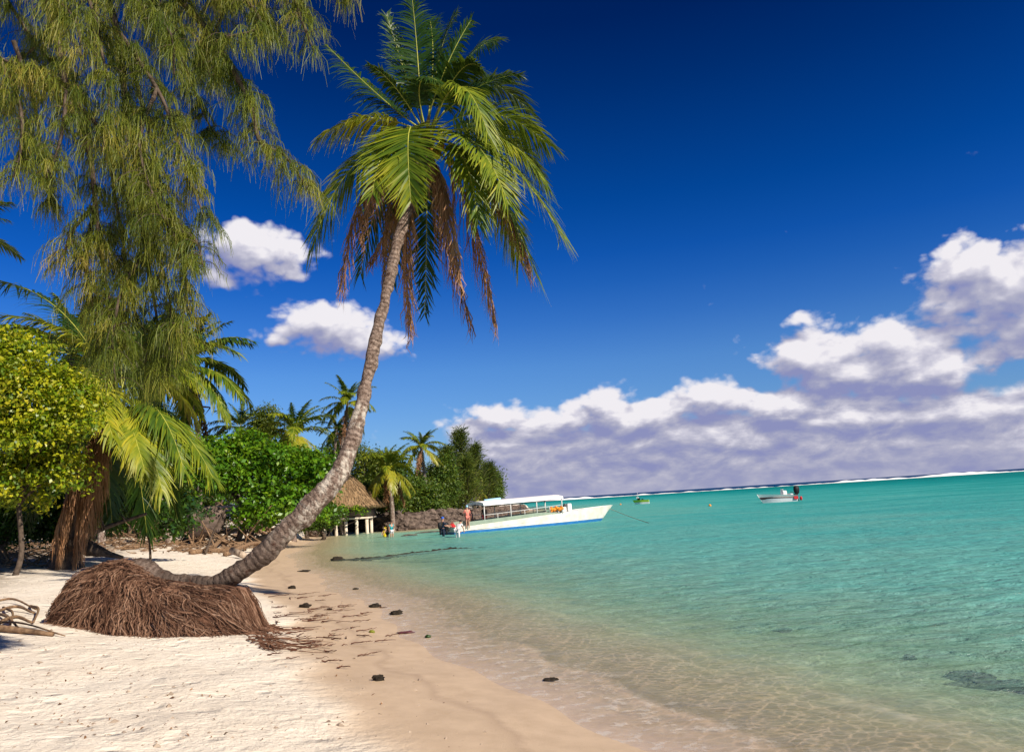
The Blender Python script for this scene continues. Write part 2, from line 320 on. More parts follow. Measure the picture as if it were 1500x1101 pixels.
    b = N.n('ShaderNodeMixShader'); N.set(b.inputs[0], frs); nt.links.new(a.outputs[0], b.inputs[1]); nt.links.new(gl.outputs[0], b.inputs[2])
    # thin broken foam where the swash ends
    fo = N.m('MULTIPLY', N.mr(dep, .03, .004), N.mr(N.noise(fl, 4, 6, .75), .52, .6)); fo = N.m('MULTIPLY', fo, .3)
    fo = N.m('ADD', fo, N.m('MULTIPLY', N.mr(sw, .45, .95), N.mr(N.noise(fl, 3, 5, .7), .4, .6, .05, .4)), clamp=True)  # broken foam and a pale painted lens line along the swash ridges
    fd = N.n('ShaderNodeBsdfDiffuse', i_0=(.8, .77, .72)); c = N.n('ShaderNodeMixShader'); N.set(c.inputs[0], fo); nt.links.new(b.outputs[0], c.inputs[1]); nt.links.new(fd.outputs[0], c.inputs[2])
    N.out(c.outputs[0]); return m
MT['water'] = m_water()
MT['foam'] = plain('surf_foam', (.85, .85, .85), .9, .05, .1, .1, .3)
# ------------------------------------------------------------------ world: Nishita sky + clouds at infinity
SUN_AZ, SUN_EL = 128.0, 36.0       # clockwise from +Y
def azel(px, py):
    d = unit(ray(px, py)); return math.atan2(d[0], d[1]), math.asin(d[2])
CLOUDS = [ (380, 375, 80, 42, .95), (485, 482, 90, 40, 1.0), (1270, 520, 130, 60, 1.0), (1470, 430, 95, 65, 1.0),
  # px, py, rx, ry, strength
 (360, 362, 62, 36, 1.0), (405, 392, 60, 26, .85), (330, 395, 55, 24, .8),
 (470, 478, 72, 36, 1.05), (530, 500, 62, 26, .9), (420, 485, 45, 26, .9),
 (1420, 395, 62, 42, 1.0), (1480, 420, 62, 55, 1.05), (1400, 440, 58, 34, .95), (1560, 430, 90, 90, 1.1),
 (1290, 495, 72, 42, 1.0), (1180, 520, 72, 36, 1.0), (1240, 545, 110, 40, 1.05), (1350, 550, 80, 36, 1.0), (1420, 600, 110, 45, 1.0),
 (1165, 474, 48, 10, .62),
 (730, 612, 60, 32, .95), (890, 600, 58, 40, 1.0), (820, 620, 90, 32, 1.0), (1030, 592, 80, 32, 1.0), (1150, 592, 90, 30, 1.0), (960, 610, 90, 32, 1.0), (690, 640, 70, 30, .9), (1500, 660, 200, 80, 1.1), (1250, 610, 120, 40, 1.0)]
def world():
    w = bpy.data.worlds.new("World"); SC.world = w; w.use_nodes = True; nt = w.node_tree; nt.nodes.clear(); N = NT(nt)
    g = bpy.data.node_groups.new('cloud_density', 'ShaderNodeTree')
    g.interface.new_socket('P', in_out='INPUT', socket_type='NodeSocketVector'); g.interface.new_socket('D', in_out='OUTPUT', socket_type='NodeSocketFloat'); g.interface.new_socket('C', in_out='OUTPUT', socket_type='NodeSocketFloat')
    H = NT(g); gi = H.n('NodeGroupInput').outputs[0]; cur = None
    wn = H.n('ShaderNodeTexNoise', i_Vector=gi, i_Scale=14.0, i_Detail=4.0); wv = H.vm('ADD', gi, H.vm('SCALE', H.vm('SUBTRACT', wn.outputs['Color'], (.5, .5, .5)), .035))
    for (px, py, rx, ry, st) in CLOUDS:
        a, e = azel(px, py); 
        v = H.vm('MULTIPLY', H.vm('SUBTRACT', wv, (a, e, 0)), (FPX/rx*.98, FPX/ry*.98, 0)); l = H.vm('DOT_PRODUCT', v, v)
        x = H.m('MULTIPLY', H.m('EXPONENT', H.m('MULTIPLY', l, -.75)), st)
        if cur is None: cur = x
        else: cur = H.m('SMOOTH_MAX', cur, x, .12)
    sep = H.n('ShaderNodeSeparateXYZ', i_0=wv)
    bank = H.m('MULTIPLY', H.mr(sep.outputs['Y'], .125, .065, 0, .9, True), H.mr(sep.outputs['X'], -.16, -.05, .25, 1, True))
    cur = H.m('SMOOTH_MAX', cur, bank, .1)
    sp = H.vm('MULTIPLY', gi, (1, 1.5, 1))
    f1 = H.noise(sp, 13, 8, .55, .2)
    vo = H.n('ShaderNodeTexVoronoi', i_Vector=H.vm('ADD', sp, H.vm('SCALE', wn.outputs['Color'], .02)), i_Scale=34.0, feature='F1')
    vo2 = H.n('ShaderNodeTexVoronoi', i_Vector=H.vm('ADD', sp, H.vm('SCALE', wn.outputs['Color'], .02)), i_Scale=85.0, feature='F1')
    det = H.m('ADD', H.m('MULTIPLY', H.m('SUBTRACT', f1, .5), 1.9), H.m('ADD', H.m('MULTIPLY', H.m('SUBTRACT', .45, vo.outputs['Distance']), .42), H.m('MULTIPLY', H.m('SUBTRACT', .45, vo2.outputs['Distance']), .2)))
    D = H.m('ADD', H.m('SUBTRACT', cur, .46), H.m('MULTIPLY', det, H.mr(bank, .3, .9, .8, .42)))
    go = H.n('NodeGroupOutput'); g.links.new(D, go.inputs[0]); g.links.new(cur, go.inputs[1])
    tc = N.n('ShaderNodeTexCoord').outputs['Generated']; s = N.n('ShaderNodeSeparateXYZ', i_0=tc)
    az = N.m('ARCTAN2', s.outputs['X'], s.outputs['Y']); el = N.m('ARCSINE', s.outputs['Z'])
    ae = N.n('ShaderNodeCombineXYZ', i_0=az, i_1=el).outputs[0]
    def grp(v):
        n = nt.nodes.new('ShaderNodeGroup'); n.node_tree = g; nt.links.new(v, n.inputs[0]); return n.outputs[0], n.outputs[1]
    D0, E0 = grp(ae); D1, E1 = grp(N.vm('ADD', ae, (.008, .02, 0)))
    alpha = N.mr(D0, -.05, .26, 0, 1, True); alpha = N.m('MULTIPLY', alpha, N.mr(el, -.03, 0, 0, 1))
    lit = N.m('ADD', N.m('MULTIPLY', N.m('SUBTRACT', D0, D1), 1.15), N.m('ADD', N.m('MULTIPLY', N.m('SUBTRACT', E0, E1), .9), .5))
    strk = N.noise(N.vm('MULTIPLY', ae, (1, 3.2, 1)), 9, 6, .6, .4)
    lit = N.m('MULTIPLY', N.m('MAXIMUM', lit, 0.0), N.mr(el, .05, .14, .72, 1.0, True)); row = lambda v: N.noise(N.vm('MULTIPLY', v, (1, 2.4, 1)), 15, 7, .6, .3)
    rdif = N.m('SUBTRACT', row(ae), row(N.vm('ADD', ae, (.003, .009, 0)))); inb = N.mr(el, .17, .08, 0, 1.0, True); inb = N.m('MULTIPLY', inb, N.mr(el, .0, .04, .35, 1))
    lit = N.m('ADD', lit, N.m('MULTIPLY', N.m('ADD', N.m('MULTIPLY', rdif, 1.7), N.m('MULTIPLY', N.m('SUBTRACT', strk, .54), .9)), inb)); lit = N.m('MINIMUM', lit, 1.0)
    cc = N.ramp(lit, [(0, (.185, .2, .36)), (.25, (.235, .245, .37)), (.5, (.32, .32, .41)), (.75, (.46, .45, .52)), (1, (.62, .6, .63))])
    sky = N.n('ShaderNodeTexSky'); sky.sky_type = 'NISHITA'; sky.sun_disc = False; sky.sun_elevation = R(SUN_EL); sky.sun_rotation = R(SUN_AZ); sky.altitude = 10; sky.dust_density = .4; sky.ozone_density = 1.5
    elc = N.m('MAXIMUM', el, 0.0)
    tint = N.ramp(N.mr(elc, 0, .72), SKYT)
    skc = N.mix(1.0, N.vm('SCALE', sky.outputs[0], .10), tint, 'MULTIPLY')
    fin = N.mix(alpha, skc, cc)
    bg = N.n('ShaderNodeBackground', i_Color=fin, i_Strength=1.0); bg2 = N.n('ShaderNodeBackground', i_Color=skc, i_Strength=1.0)
    inside = N.m('MULTIPLY', N.m('MULTIPLY', N.m('LESS_THAN', el, .46), N.m('GREATER_THAN', el, -.03)), N.m('MULTIPLY', N.m('GREATER_THAN', az, -.62), N.m('LESS_THAN', az, 1.4)))
    mxs = N.n('ShaderNodeMixShader'); N.set(mxs.inputs[0], inside); nt.links.new(bg2.outputs[0], mxs.inputs[1]); nt.links.new(bg.outputs[0], mxs.inputs[2])
    o = N.n('ShaderNodeOutputWorld'); nt.links.new(mxs.outputs[0], o.inputs[0])
SC.cycles.max_bounces = 5; SC.cycles.diffuse_bounces = 2; SC.cycles.glossy_bounces = 2; SC.cycles.transmission_bounces = 3; SC.cycles.transparent_max_bounces = 5
SKYT = [(0, (.36, .5, .78)), (.225, (.21, .43, .79)), (.3, (.11, .335, .755)), (.36, (.052, .275, .72)), (.41, (.022, .232, .685)), (.5, (.004, .185, .58)), (.684, (.0, .105, .37)), (.78, (.0, .07, .28)), (1, (.0, .05, .2))]
world()
sl = bpy.data.lights.new('sun', 'SUN'); sl.energy = 4.9; sl.angle = R(.5); sl.color = (1, .91, .78)
so = bpy.data.objects.new('sun', sl); COL.objects.link(so)
sd = Vector((math.sin(R(SUN_AZ))*math.cos(R(SUN_EL)), math.cos(R(SUN_AZ))*math.cos(R(SUN_EL)), math.sin(R(SUN_EL))))
so.rotation_euler = sd.to_track_quat('Z', 'Y').to_euler(); so.location = (0, 0, 30)
SC.view_settings.view_transform = 'Standard'; SC.view_settings.look = 'None'; SC.view_settings.exposure = 0.5; SC.view_settings.gamma = 1
# ------------------------------------------------------------------ terrain
SH = [(10, -80), (7, -5), (4.2, 2), (2.0, 5.2)]
for p in ((840, 1060), (735, 1001), (684, 976), (640, 948), (590, 916), (535, 884), (480, 858), (436, 832), (425, 812), (446, 797), (462, 787), (488, 779), (550, 777.6), (600, 776), (650, 771), (700, 763), (762, 750)):
    g = G(*p); SH.append((g[0], g[1]))
SH += [(3, 170), (-6, 200), (-40, 300), (-200, 500), (-900, 500), (-900, -80)]
SHA = np.array(SH)
def sdist(X, Y):      # + seaward, - landward
    X = np.asarray(X, float); Y = np.asarray(Y, float); best = np.full(X.shape, 1e9); ins = np.zeros(X.shape, bool); n = len(SHA)
    for i in range(n):
        a = SHA[i]; b = SHA[(i+1) % n]; ab = b-a; t = np.clip(((X-a[0])*ab[0]+(Y-a[1])*ab[1])/(ab@ab), 0, 1)
        best = np.minimum(best, np.hypot(X-a[0]-t*ab[0], Y-a[1]-t*ab[1]))
        c = (a[1] > Y) != (b[1] > Y); xi = a[0]+(Y-a[1])*(b[0]-a[0])/(b[1]-a[1]+1e-12); ins ^= c & (X < xi)
    return np.where(ins, -best, best)
def wob(X, Y): return np.clip((62-np.asarray(Y))/8, 0, 1)*(.10*np.sin(X*1.3+.7*Y)+.07*np.sin(2.9*X-1.7*Y+1)+.12*np.sin(.5*X-.43*Y+2))
def depth_of(d, X, Y):
    dp = np.interp(d, [0, 1.0, 2.0, 3.0, 4.5, 7, 12, 30, 60, 120, 250, 600], [0, .012, .05, .13, .3, .6, 1.1, 1.65, 2.0, 2.6, 3.4, 3.8])
    return np.where(Y > 640, dp+np.clip((Y-640)*.3, 0, 14), dp)
def height(X, Y, det=True):
    d = sdist(X, Y)+wob(X, Y)*np.clip(np.asarray(Y)/12, .3, 1.2); inl = -d
    beach = np.interp(inl, [0, 1.0, 2.0, 3.4, 7.4, 13.5, 30, 200], [0, .1, .19, .36, .72, 1.1, 1.5, 2.2])
    wallz = np.interp(inl, [0, .9, 1.7, 12, 100], [.02, .12, 1.25, 1.6, 2.5])
    k = np.clip((np.asarray(Y)-60)/8, 0, 1); land = beach*(1-k)+wallz*k
    h = np.where(d > 0, -depth_of(d, X, Y), land)
    if det: h = h + np.clip(inl-1.6, 0, 1.5)/1.5*(.025*np.sin(X*1.9+1.2*np.sin(Y*1.1))*np.sin(Y*1.7+.6)+.012*np.sin(X*5.1+Y*2)*np.sin(Y*4.3-X))
    return h
def gz(x, y): return float(height(np.array([x]), np.array([y]))[0])
_gx = np.arange(-14, 8.01, .1); _gy = np.arange(5, 30.01, .1); _GG = height(*np.meshgrid(_gx, _gy)); _gz0 = gz
def gz(x, y):
    if -13.9 < x < 7.9 and 5.1 < y < 29.9:
        u = (x+14)/.1; v = (y-5)/.1; i = int(u); j = int(v); a = u-i; b = v-j
        return float((_GG[j, i]*(1-a)+_GG[j, i+1]*a)*(1-b)+(_GG[j+1, i]*(1-a)+_GG[j+1, i+1]*a)*b)
    return _gz0(x, y)
def GR(px, py):        # where the line of sight meets the terrain
    d = ray(px, py); Ys = np.concatenate([np.linspace(2, 60, 1500), np.linspace(60, 300, 800)]); pts = CAM+d*(Ys/d[1])[:, None]
    hh = height(pts[:, 0], pts[:, 1]); i = np.argmax(pts[:, 2] <= hh)
    if pts[i, 2] > hh[i]: i = len(Ys)-1
    p = pts[i].copy(); p[2] = hh[i]; return p
# polar grid round the camera foot
fr_ = np.linspace(R(-40), R(40), 430); bk = np.linspace(R(40), R(320), 90)[1:-1]
ANG = np.concatenate([fr_, bk]); RAD = np.concatenate([[.4], np.geomspace(1.0, 9000, 640)])
def polar(zf, name, m, extra=None, rad=RAD, keep=None):
    A, Rr = np.meshgrid(ANG, rad); X = Rr*np.sin(A); Y = Rr*np.cos(A); Z = zf(X, Y)
    nr, na = X.shape; V = np.stack([X, Y, Z], -1).reshape(-1, 3)
    i = np.arange(nr-1)[:, None]; j = np.arange(na)[None]; j2 = (j+1) % na
    q = np.stack([i*na+j+0*j2, i*na+j2, (i+1)*na+j2, (i+1)*na+j], -1).reshape(-1, 4)[:, ::-1]
    t = [[0, 0, 0]]; mb = MB(); V = np.concatenate([V, [[0, 0, V[0, 2]]]]); c = len(V)-1
    t = np.stack([np.full(na, c), (np.arange(na)+1) % na, np.arange(na)], 1)
    if keep is not None:
        kp = keep(V[:, 0], V[:, 1]); q = q[kp[q].any(1)]; t = t[kp[t].any(1)]
    mb.add(V, q, t); o = mb.build(name, m)
    if extra:
        for k, fn in extra.items():
            a = o.data.attributes.new(k, 'FLOAT', 'POINT'); a.data.foreach_set('value', fn(V[:, 0], V[:, 1]).astype(np.float32))
    return o
def litter(X, Y):
    d = -(sdist(X, Y)); return np.clip((d-7.5)/3, 0, 1)*np.clip((np.asarray(Y)-14)/6, 0, 1)*np.where(np.asarray(Y) > 60, 0.3, 1)
ground = polar(lambda X, Y: height(X, Y), 'ground', MT['ground'], {'litter': litter}); tag(ground, 'pale sandy beach and lagoon bed', 'ground', kind='structure')
def wz(X, Y):
    d = sdist(X, Y)+wob(X, Y)*np.clip(Y/12, .3, 1.2); r = np.hypot(X, Y)
    k = np.clip(d/3, 0, 1)*np.clip(1-r/90, 0, 1)
    z = k*(.016*np.sin(2.1*X+5.2*Y+1.5*np.sin(X*.8))+.011*np.sin(-3.3*X+7.1*Y+1.2*np.sin(Y*.9+X))+.008*np.sin(6.1*X+9.7*Y+2*np.sin(X*1.7))+.014*np.sin(.8*X+2.2*Y))
    for d0, a, wd in ((.35, .022, .07), (1.25, .028, .12), (2.5, .03, .2), (4.0, .03, .3)):     # little waves running up the beach
        dd = d-d0-.25*np.sin(X*.55+d0*3)-.09*np.sin(X*2.3+Y+d0); z = z+a*np.exp(-np.where(dd > 0, dd/wd/2.2, np.minimum((dd/wd*2)**2, 50)))*np.clip(1-r/40, 0, 1)*(.6+.4*np.sin(X*.9+Y*.3+d0))
    return z+.002
def swash(X, Y):  # wavelet lines: painted lens light and dark trough for the tint, also foam
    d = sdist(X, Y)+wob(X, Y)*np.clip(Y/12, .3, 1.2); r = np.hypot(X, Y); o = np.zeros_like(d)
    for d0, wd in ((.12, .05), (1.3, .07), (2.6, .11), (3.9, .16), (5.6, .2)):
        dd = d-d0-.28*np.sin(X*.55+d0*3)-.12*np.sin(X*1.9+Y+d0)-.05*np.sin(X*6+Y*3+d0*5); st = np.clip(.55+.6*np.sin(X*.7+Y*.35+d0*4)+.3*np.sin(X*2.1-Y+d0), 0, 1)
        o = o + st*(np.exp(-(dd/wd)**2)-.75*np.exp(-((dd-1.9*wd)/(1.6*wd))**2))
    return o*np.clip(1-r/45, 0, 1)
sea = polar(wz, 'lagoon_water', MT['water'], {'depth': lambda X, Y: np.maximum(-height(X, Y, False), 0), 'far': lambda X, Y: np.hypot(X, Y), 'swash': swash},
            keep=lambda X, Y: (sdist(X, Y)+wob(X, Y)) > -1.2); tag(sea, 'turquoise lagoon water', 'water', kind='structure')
# surf on the outer reef
mb = MB(); xs = np.arange(-150, 700, 1.5)
for row in range(4):
    yy = 618+row*6+6*np.sin(xs*.013+row)
    hgt = np.array([max(.0, (-.1+2.6*max(0, noise.noise(Vector((x*.013, row*5, 3)))+.12)+.9*noise.noise(Vector((x*.11, row*3, 1))))) for x in xs])*np.clip((xs+60)/60, .2, 1)
    z0 = np.zeros_like(xs)-.4; Pn = [np.stack([xs, yy-3, z0], 1), np.stack([xs, yy-1, hgt*.7], 1), np.stack([xs, yy+.5, hgt], 1), np.stack([xs, yy+3, z0], 1)]
    V = np.concatenate(Pn); n = len(xs); k = np.arange(n-1); q = np.concatenate([np.stack([i*n+k, i*n+k+1, (i+1)*n+k+1, (i+1)*n+k], 1) for i in range(3)]); mb.add(V, q)
tag(mb.build('surf', MT['foam']), 'white line of surf breaking on the outer reef', 'surf', kind='structure')
# ------------------------------------------------------------------ coconut fronds
def frond_geo(mb, mr_, path, L, side=None, nl=58, ll=.26, droop=.35, dead=False, tint0=.5, twist=0.0, wid=.045, sweep=(.45, 1.05), start=.16, keepf=1.0, rr=.022):
    """leaflets into mb, midrib into mr_; path (K,3)"""
    path = np.asarray(path, float); tgp = unit(np.gradient(path, axis=0)); K = len(path)
    rad = path[-1]-path[0]; rad[2] = 0; rad = unit(rad) if np.linalg.norm(rad) > 1e-3 else np.array([1., 0, 0])
    if side is None: side = unit(np.cross(rad, [0, 0, 1.]))
    u = np.linspace(start, .995, nl); idx = u*(K-1); i0 = np.clip(idx.astype(int), 0, K-2); f = (idx-i0)[:, None]
    base = path[i0]*(1-f)+path[i0+1]*f; tg = unit(tgp[i0]*(1-f)+tgp[i0+1]*f)
    for s in (-1, 1):
        sel = RNG.uniform(0, 1, nl) < keepf; b = base[sel]; t = tg[sel]; uu = u[sel]; n = len(b)
        up = unit(np.cross(np.broadcast_to(side, t.shape), t)); up = np.where(up[:, 2:3] < 0, -up, up)
        sd_ = unit(side*s*math.cos(twist)+up*math.sin(twist)*s + up*(.18 if not dead else -.1))
        a = sweep[0]+(sweep[1]-sweep[0])*uu**1.6 + RNG.normal(0, .07, n); d = unit(sd_*np.cos(a)[:, None]+t*np.sin(a)[:, None]+RNG.normal(0, .05, (n, 3)))
        prof = np.sin(np.clip((uu-start)/(1-start), 0, 1)**.62*math.pi*.76+.42)**.8; ln = L*ll*prof*RNG.uniform(.85, 1.1, n)
        S = np.linspace(0, 1, 5)[None, :, None]; g = droop*RNG.uniform(.7, 1.35, n)
        Pn = b[:, None]+d[:, None]*ln[:, None, None]*S*(1-.12*S*min(droop, 1.5)) - np.array([0, 0, 1.])*(g*ln)[:, None, None]*S**2
        if dead: Pn = Pn + RNG.normal(0, .05, (n, 5, 3))*S
        else: Pn = Pn + (RNG.normal(0, .05, (n, 1, 3))*S**2)*L*.3 + (np.sin(uu*31+s)[:, None, None]*np.array([0, 0, .05]))*S*L*.12
        wv = unit(t-d*np.sum(t*d, 1, keepdims=True)+ (RNG.normal(0, .35 if dead else .12, (n, 3))))
        W = wid*np.array([.55, 1, .9, .6, .08])[None]*(.6+.4*prof[:, None])
        strips(mb, Pn, wv, np.broadcast_to(W, (n, 5)), np.clip(tint0+RNG.normal(0, .14, n)[:, None]+np.array([0, 0, .03, .1, .25])[None], 0, 1))
    tube(mr_, path, np.linspace(rr, rr*.25, K), 5, True, .5)
def frond_obj(name, parent, path, L, m, dead=False, world=True, **kw):
    a, b = MB(), MB(); frond_geo(a, b, path, L, dead=dead, **kw)
    # leaflets and midrib are one frond mesh with two materials
    for v, t_, tn in zip(b.v, [None]*len(b.v), b.tint): pass
    off = a.n
    for v in b.v: a.v.append(v)
    for tn in b.tint: a.tint.append(tn)
    for q, qm in zip(b.q, b.qm): a.q.append(q+off); a.qm.append(qm+1)
    for t_, tm in zip(b.t, b.tm): a.t.append(t_+off); a.tm.append(tm+1)
    a.n += b.n
    o = a.build(name, [m, MT['rachis_dead'] if dead else MT['rachis']])
    if parent is not None:
        (attach if world else child)(o, parent)
    return o
# ------------------------------------------------------------------ the leaning coconut palm
TY = 13.0
pb = GR(250, 925); TY = pb[1]+.55
palm = thing('coconut_palm', (P(235, 930, TY)[0], TY, gz(P(235, 930, TY)[0], TY)), 'tall leaning coconut palm with a curved trunk rising from an exposed root mound', 'palm tree')
crownY = TY+2.4
tp = [(165, 850, TY+.1, .33), (205, 845, TY+.05, .3), (250, 856, TY, .2), (315, 854, TY, .165), (370, 823, TY, .175), (418, 779, TY+.1, .19), (459, 738, TY+.2, .19), (497, 692, TY+.35, .175), (521, 628, TY+.6, .138), (537, 562, TY+.85, .12), (552, 490, TY+1.1, .112), (568, 420, TY+1.4, .115), (580, 365, TY+1.65, .118), (598, 305, TY+1.95, .125), (612, 250, TY+2.2, .14), (626, 198, crownY, .12)]
ctr = spline([P(a, b, c) for a, b, c, r in tp], 150); rr = spline([[r, 0, 0] for *_, r in tp], 150)[:, 0]
mb = MB(); sides = 28; n = len(ctr); tg = unit(np.gradient(ctr, axis=0)); arc = np.concatenate([[0], np.cumsum(np.linalg.norm(np.diff(ctr, axis=0), axis=1))])
a = unit(np.cross(tg[0], [0, 1., 0])); V = []
for i in range(n):
    a = unit(a-tg[i]*np.dot(a, tg[i])); b = np.cross(tg[i], a)
    for k in range(sides):
        an = 2*math.pi*k/sides; dr = math.cos(an)*a+math.sin(an)*b; p0 = ctr[i]+dr*rr[i]
        bump = .03*noise.noise(Vector(p0)*2.3)+.03*noise.noise(Vector(p0)*6)+.012*noise.noise(Vector(p0)*15)+.006*math.sin(arc[i]*48+2*noise.noise(Vector(p0)*2))
        if arc[i] < 4.2: bump *= 1.5
        V.append(ctr[i]+dr*(rr[i]+bump))
k = np.arange(sides); k2 = (k+1) % sides
q = np.concatenate([np.stack([i*sides+k, i*sides+k2, (i+1)*sides+k2, (i+1)*sides+k], 1) for i in range(n-1)])
mb.add(np.array(V), q, None, np.repeat(arc/10, sides)); trunk = mb.build('trunk', MT['trunk'], palm)
# root mound: body + strands
top = [(80, 908), (92, 885), (110, 850), (132, 832), (160, 823), (190, 820), (212, 828), (235, 842), (262, 850), (300, 856), (335, 858), (352, 862), (366, 882), (380, 915), (396, 938)]
txs = np.array([t[0] for t in top], float); tys = np.array([t[1] for t in top], float)
NB = 110; bx = np.linspace(82, 392, NB); by = np.interp(bx, txs, tys); rows = 30
def mound_pt(u, v, rad=1.0):
    """u along the mound 0..1, v angle -1 (front foot) .. 0 ridge .. 1 (back foot)"""
    px = 96+288*u; py = np.interp(px, txs, tys); pt = P(px, py, TY); zt = pt[2]; g = gz(pt[0], TY-.3)-.04
    hw = (.30+.62*math.sin(math.pi*min(max(u, .0), 1))**.6)*rad*(1+(.55*min(max((u-.25)/.5, 0), 1) if v < 0 else 0))
    h = max(zt-g, .03); av = abs(v); w = av**.85; z = g+h*(1-av**2.1)
    return np.array([pt[0]+.05*math.sin(9*u+v), TY+hw*math.copysign(w, v)*.95+.0, z])
mb = MB(); V = []
for u in np.linspace(0, 1, NB):
    for v in np.linspace(-1, 1, rows):
        p = mound_pt(u, v); nn = noise.noise(Vector(p)*2.2)*.08+noise.noise(Vector(p)*6)*.07+noise.noise(Vector(p)*16)*.04; V.append(p+np.array([0, math.copysign(nn, v), nn*.6]))
q = [[i*rows+j, (i+1)*rows+j, (i+1)*rows+j+1, i*rows+j+1] for i in range(NB-1) for j in range(rows-1)]
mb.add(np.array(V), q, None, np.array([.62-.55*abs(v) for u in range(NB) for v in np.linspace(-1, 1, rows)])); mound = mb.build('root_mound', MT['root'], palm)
mb = MB(); Np = 8500; K = 9; PP = []; SD = []; WD = []; TN = []
for i in range(Np):
    u = random.betavariate(1.1, 1.0); v0 = -random.uniform(.0, .9)**.75*(1 if random.random() < .86 else -1); ln = random.uniform(.03, .14) if abs(v0) < .3 else random.uniform(.05, .42)
    cn = noise.noise(Vector((u*16, v0*5, 0))); cn2 = noise.noise(Vector((u*22, v0*7, 5))); fan = (u-.4)*.26+random.gauss(0, .035)+.16*cn; lift = random.uniform(.0, .07) if random.random() < .8 else random.uniform(.05, .16); sg = math.copysign(1, v0); pts = []
    wob_ = random.uniform(0, 9)
    for k in range(K):
        t = k/(K-1); v = sg*min(abs(v0)+ln*t*(1.05-abs(v0)*.2), 1.0); uu = min(max(u+fan*t*1.1, -.02), 1.04); p = mound_pt(min(max(uu, 0), 1), v)
        out = (lift+.09*max(cn2, -.2))*(.4+.6*math.sin(math.pi*min(t*1.1, 1))); p = p+np.array([.03*math.sin(wob_+t*8)+(uu-min(max(uu, 0), 1))*3, sg*out+.012*math.cos(wob_*2+t*11), out*.3])
        if abs(v) >= 1.0: p = p+np.array([fan*.5*t, sg*.05*t, 0])
        p[2] = max(p[2], gz(p[0], p[1])-.01); pts.append(p)
    PP.append(pts); SD.append(1); WD.append(random.uniform(.006, .014)); TN.append(min(max(random.gauss(.48, .24)+.5*cn2, 0), 1))
PP = np.array(PP); tgs = unit(PP[:, -1]-PP[:, 0]); sdv = unit(np.cross(tgs, np.array([0, -.85, .5])+RNG.normal(0, .3, tgs.shape)))
wd = np.array(WD)[:, None]*np.array([.6, 1, 1.05, 1, 1, .95, .85, .7, .3])[None]
strips(mb, PP, sdv, wd, np.array(TN)); sd2 = unit(np.cross(tgs, sdv)); strips(mb, PP, sd2, wd, np.array(TN)*.85)
roots = mb.build('hanging_roots', MT['root'], palm)
# surface roots crawling right over the sand toward the water
mb = MB()
for i in range(70):
    px = 352+48*random.random()**.7; py = 952-(400-px)*.05-random.random()*30; L = random.uniform(.12, .55) if i % 4 else random.uniform(.5, 1.1); p = GR(px, py); ang = random.gauss(.0, .4)-(py-930)*.012; pts = []
    for k in range(9):
        t = k/8; x = p[0]+L*t*math.cos(ang)+.03*math.sin(7*t+i); y = p[1]+L*t*math.sin(ang)+.05*math.sin(5*t+i*2); pts.append([x, y, gz(x, y)+.012+.05*(1-t)*random.random()])
    tube(mb, pts, np.linspace(random.uniform(.008, .014), .003, 9), 5, False, random.uniform(.1, .6))
for i in range(320):
    u = random.uniform(.02, 1); p = mound_pt(u, -1); L = random.uniform(.06, .3); ang = -math.pi/2+(u-.4)*1.5+random.gauss(0, .45); pts = []
    for k in range(6):
        t = k/5; x = p[0]+L*t*math.cos(ang)+.015*math.sin(7*t+i); y = p[1]+.06+L*t*math.sin(ang); pts.append([x, y, gz(x, y)+.006+.12*(1-t)**2*random.uniform(.3, 1)])
    tube(mb, pts, np.linspace(random.uniform(.004, .009), .002, 6), 4, False, random.uniform(.1, .8))
mb.build('surface_roots', MT['root'], palm)
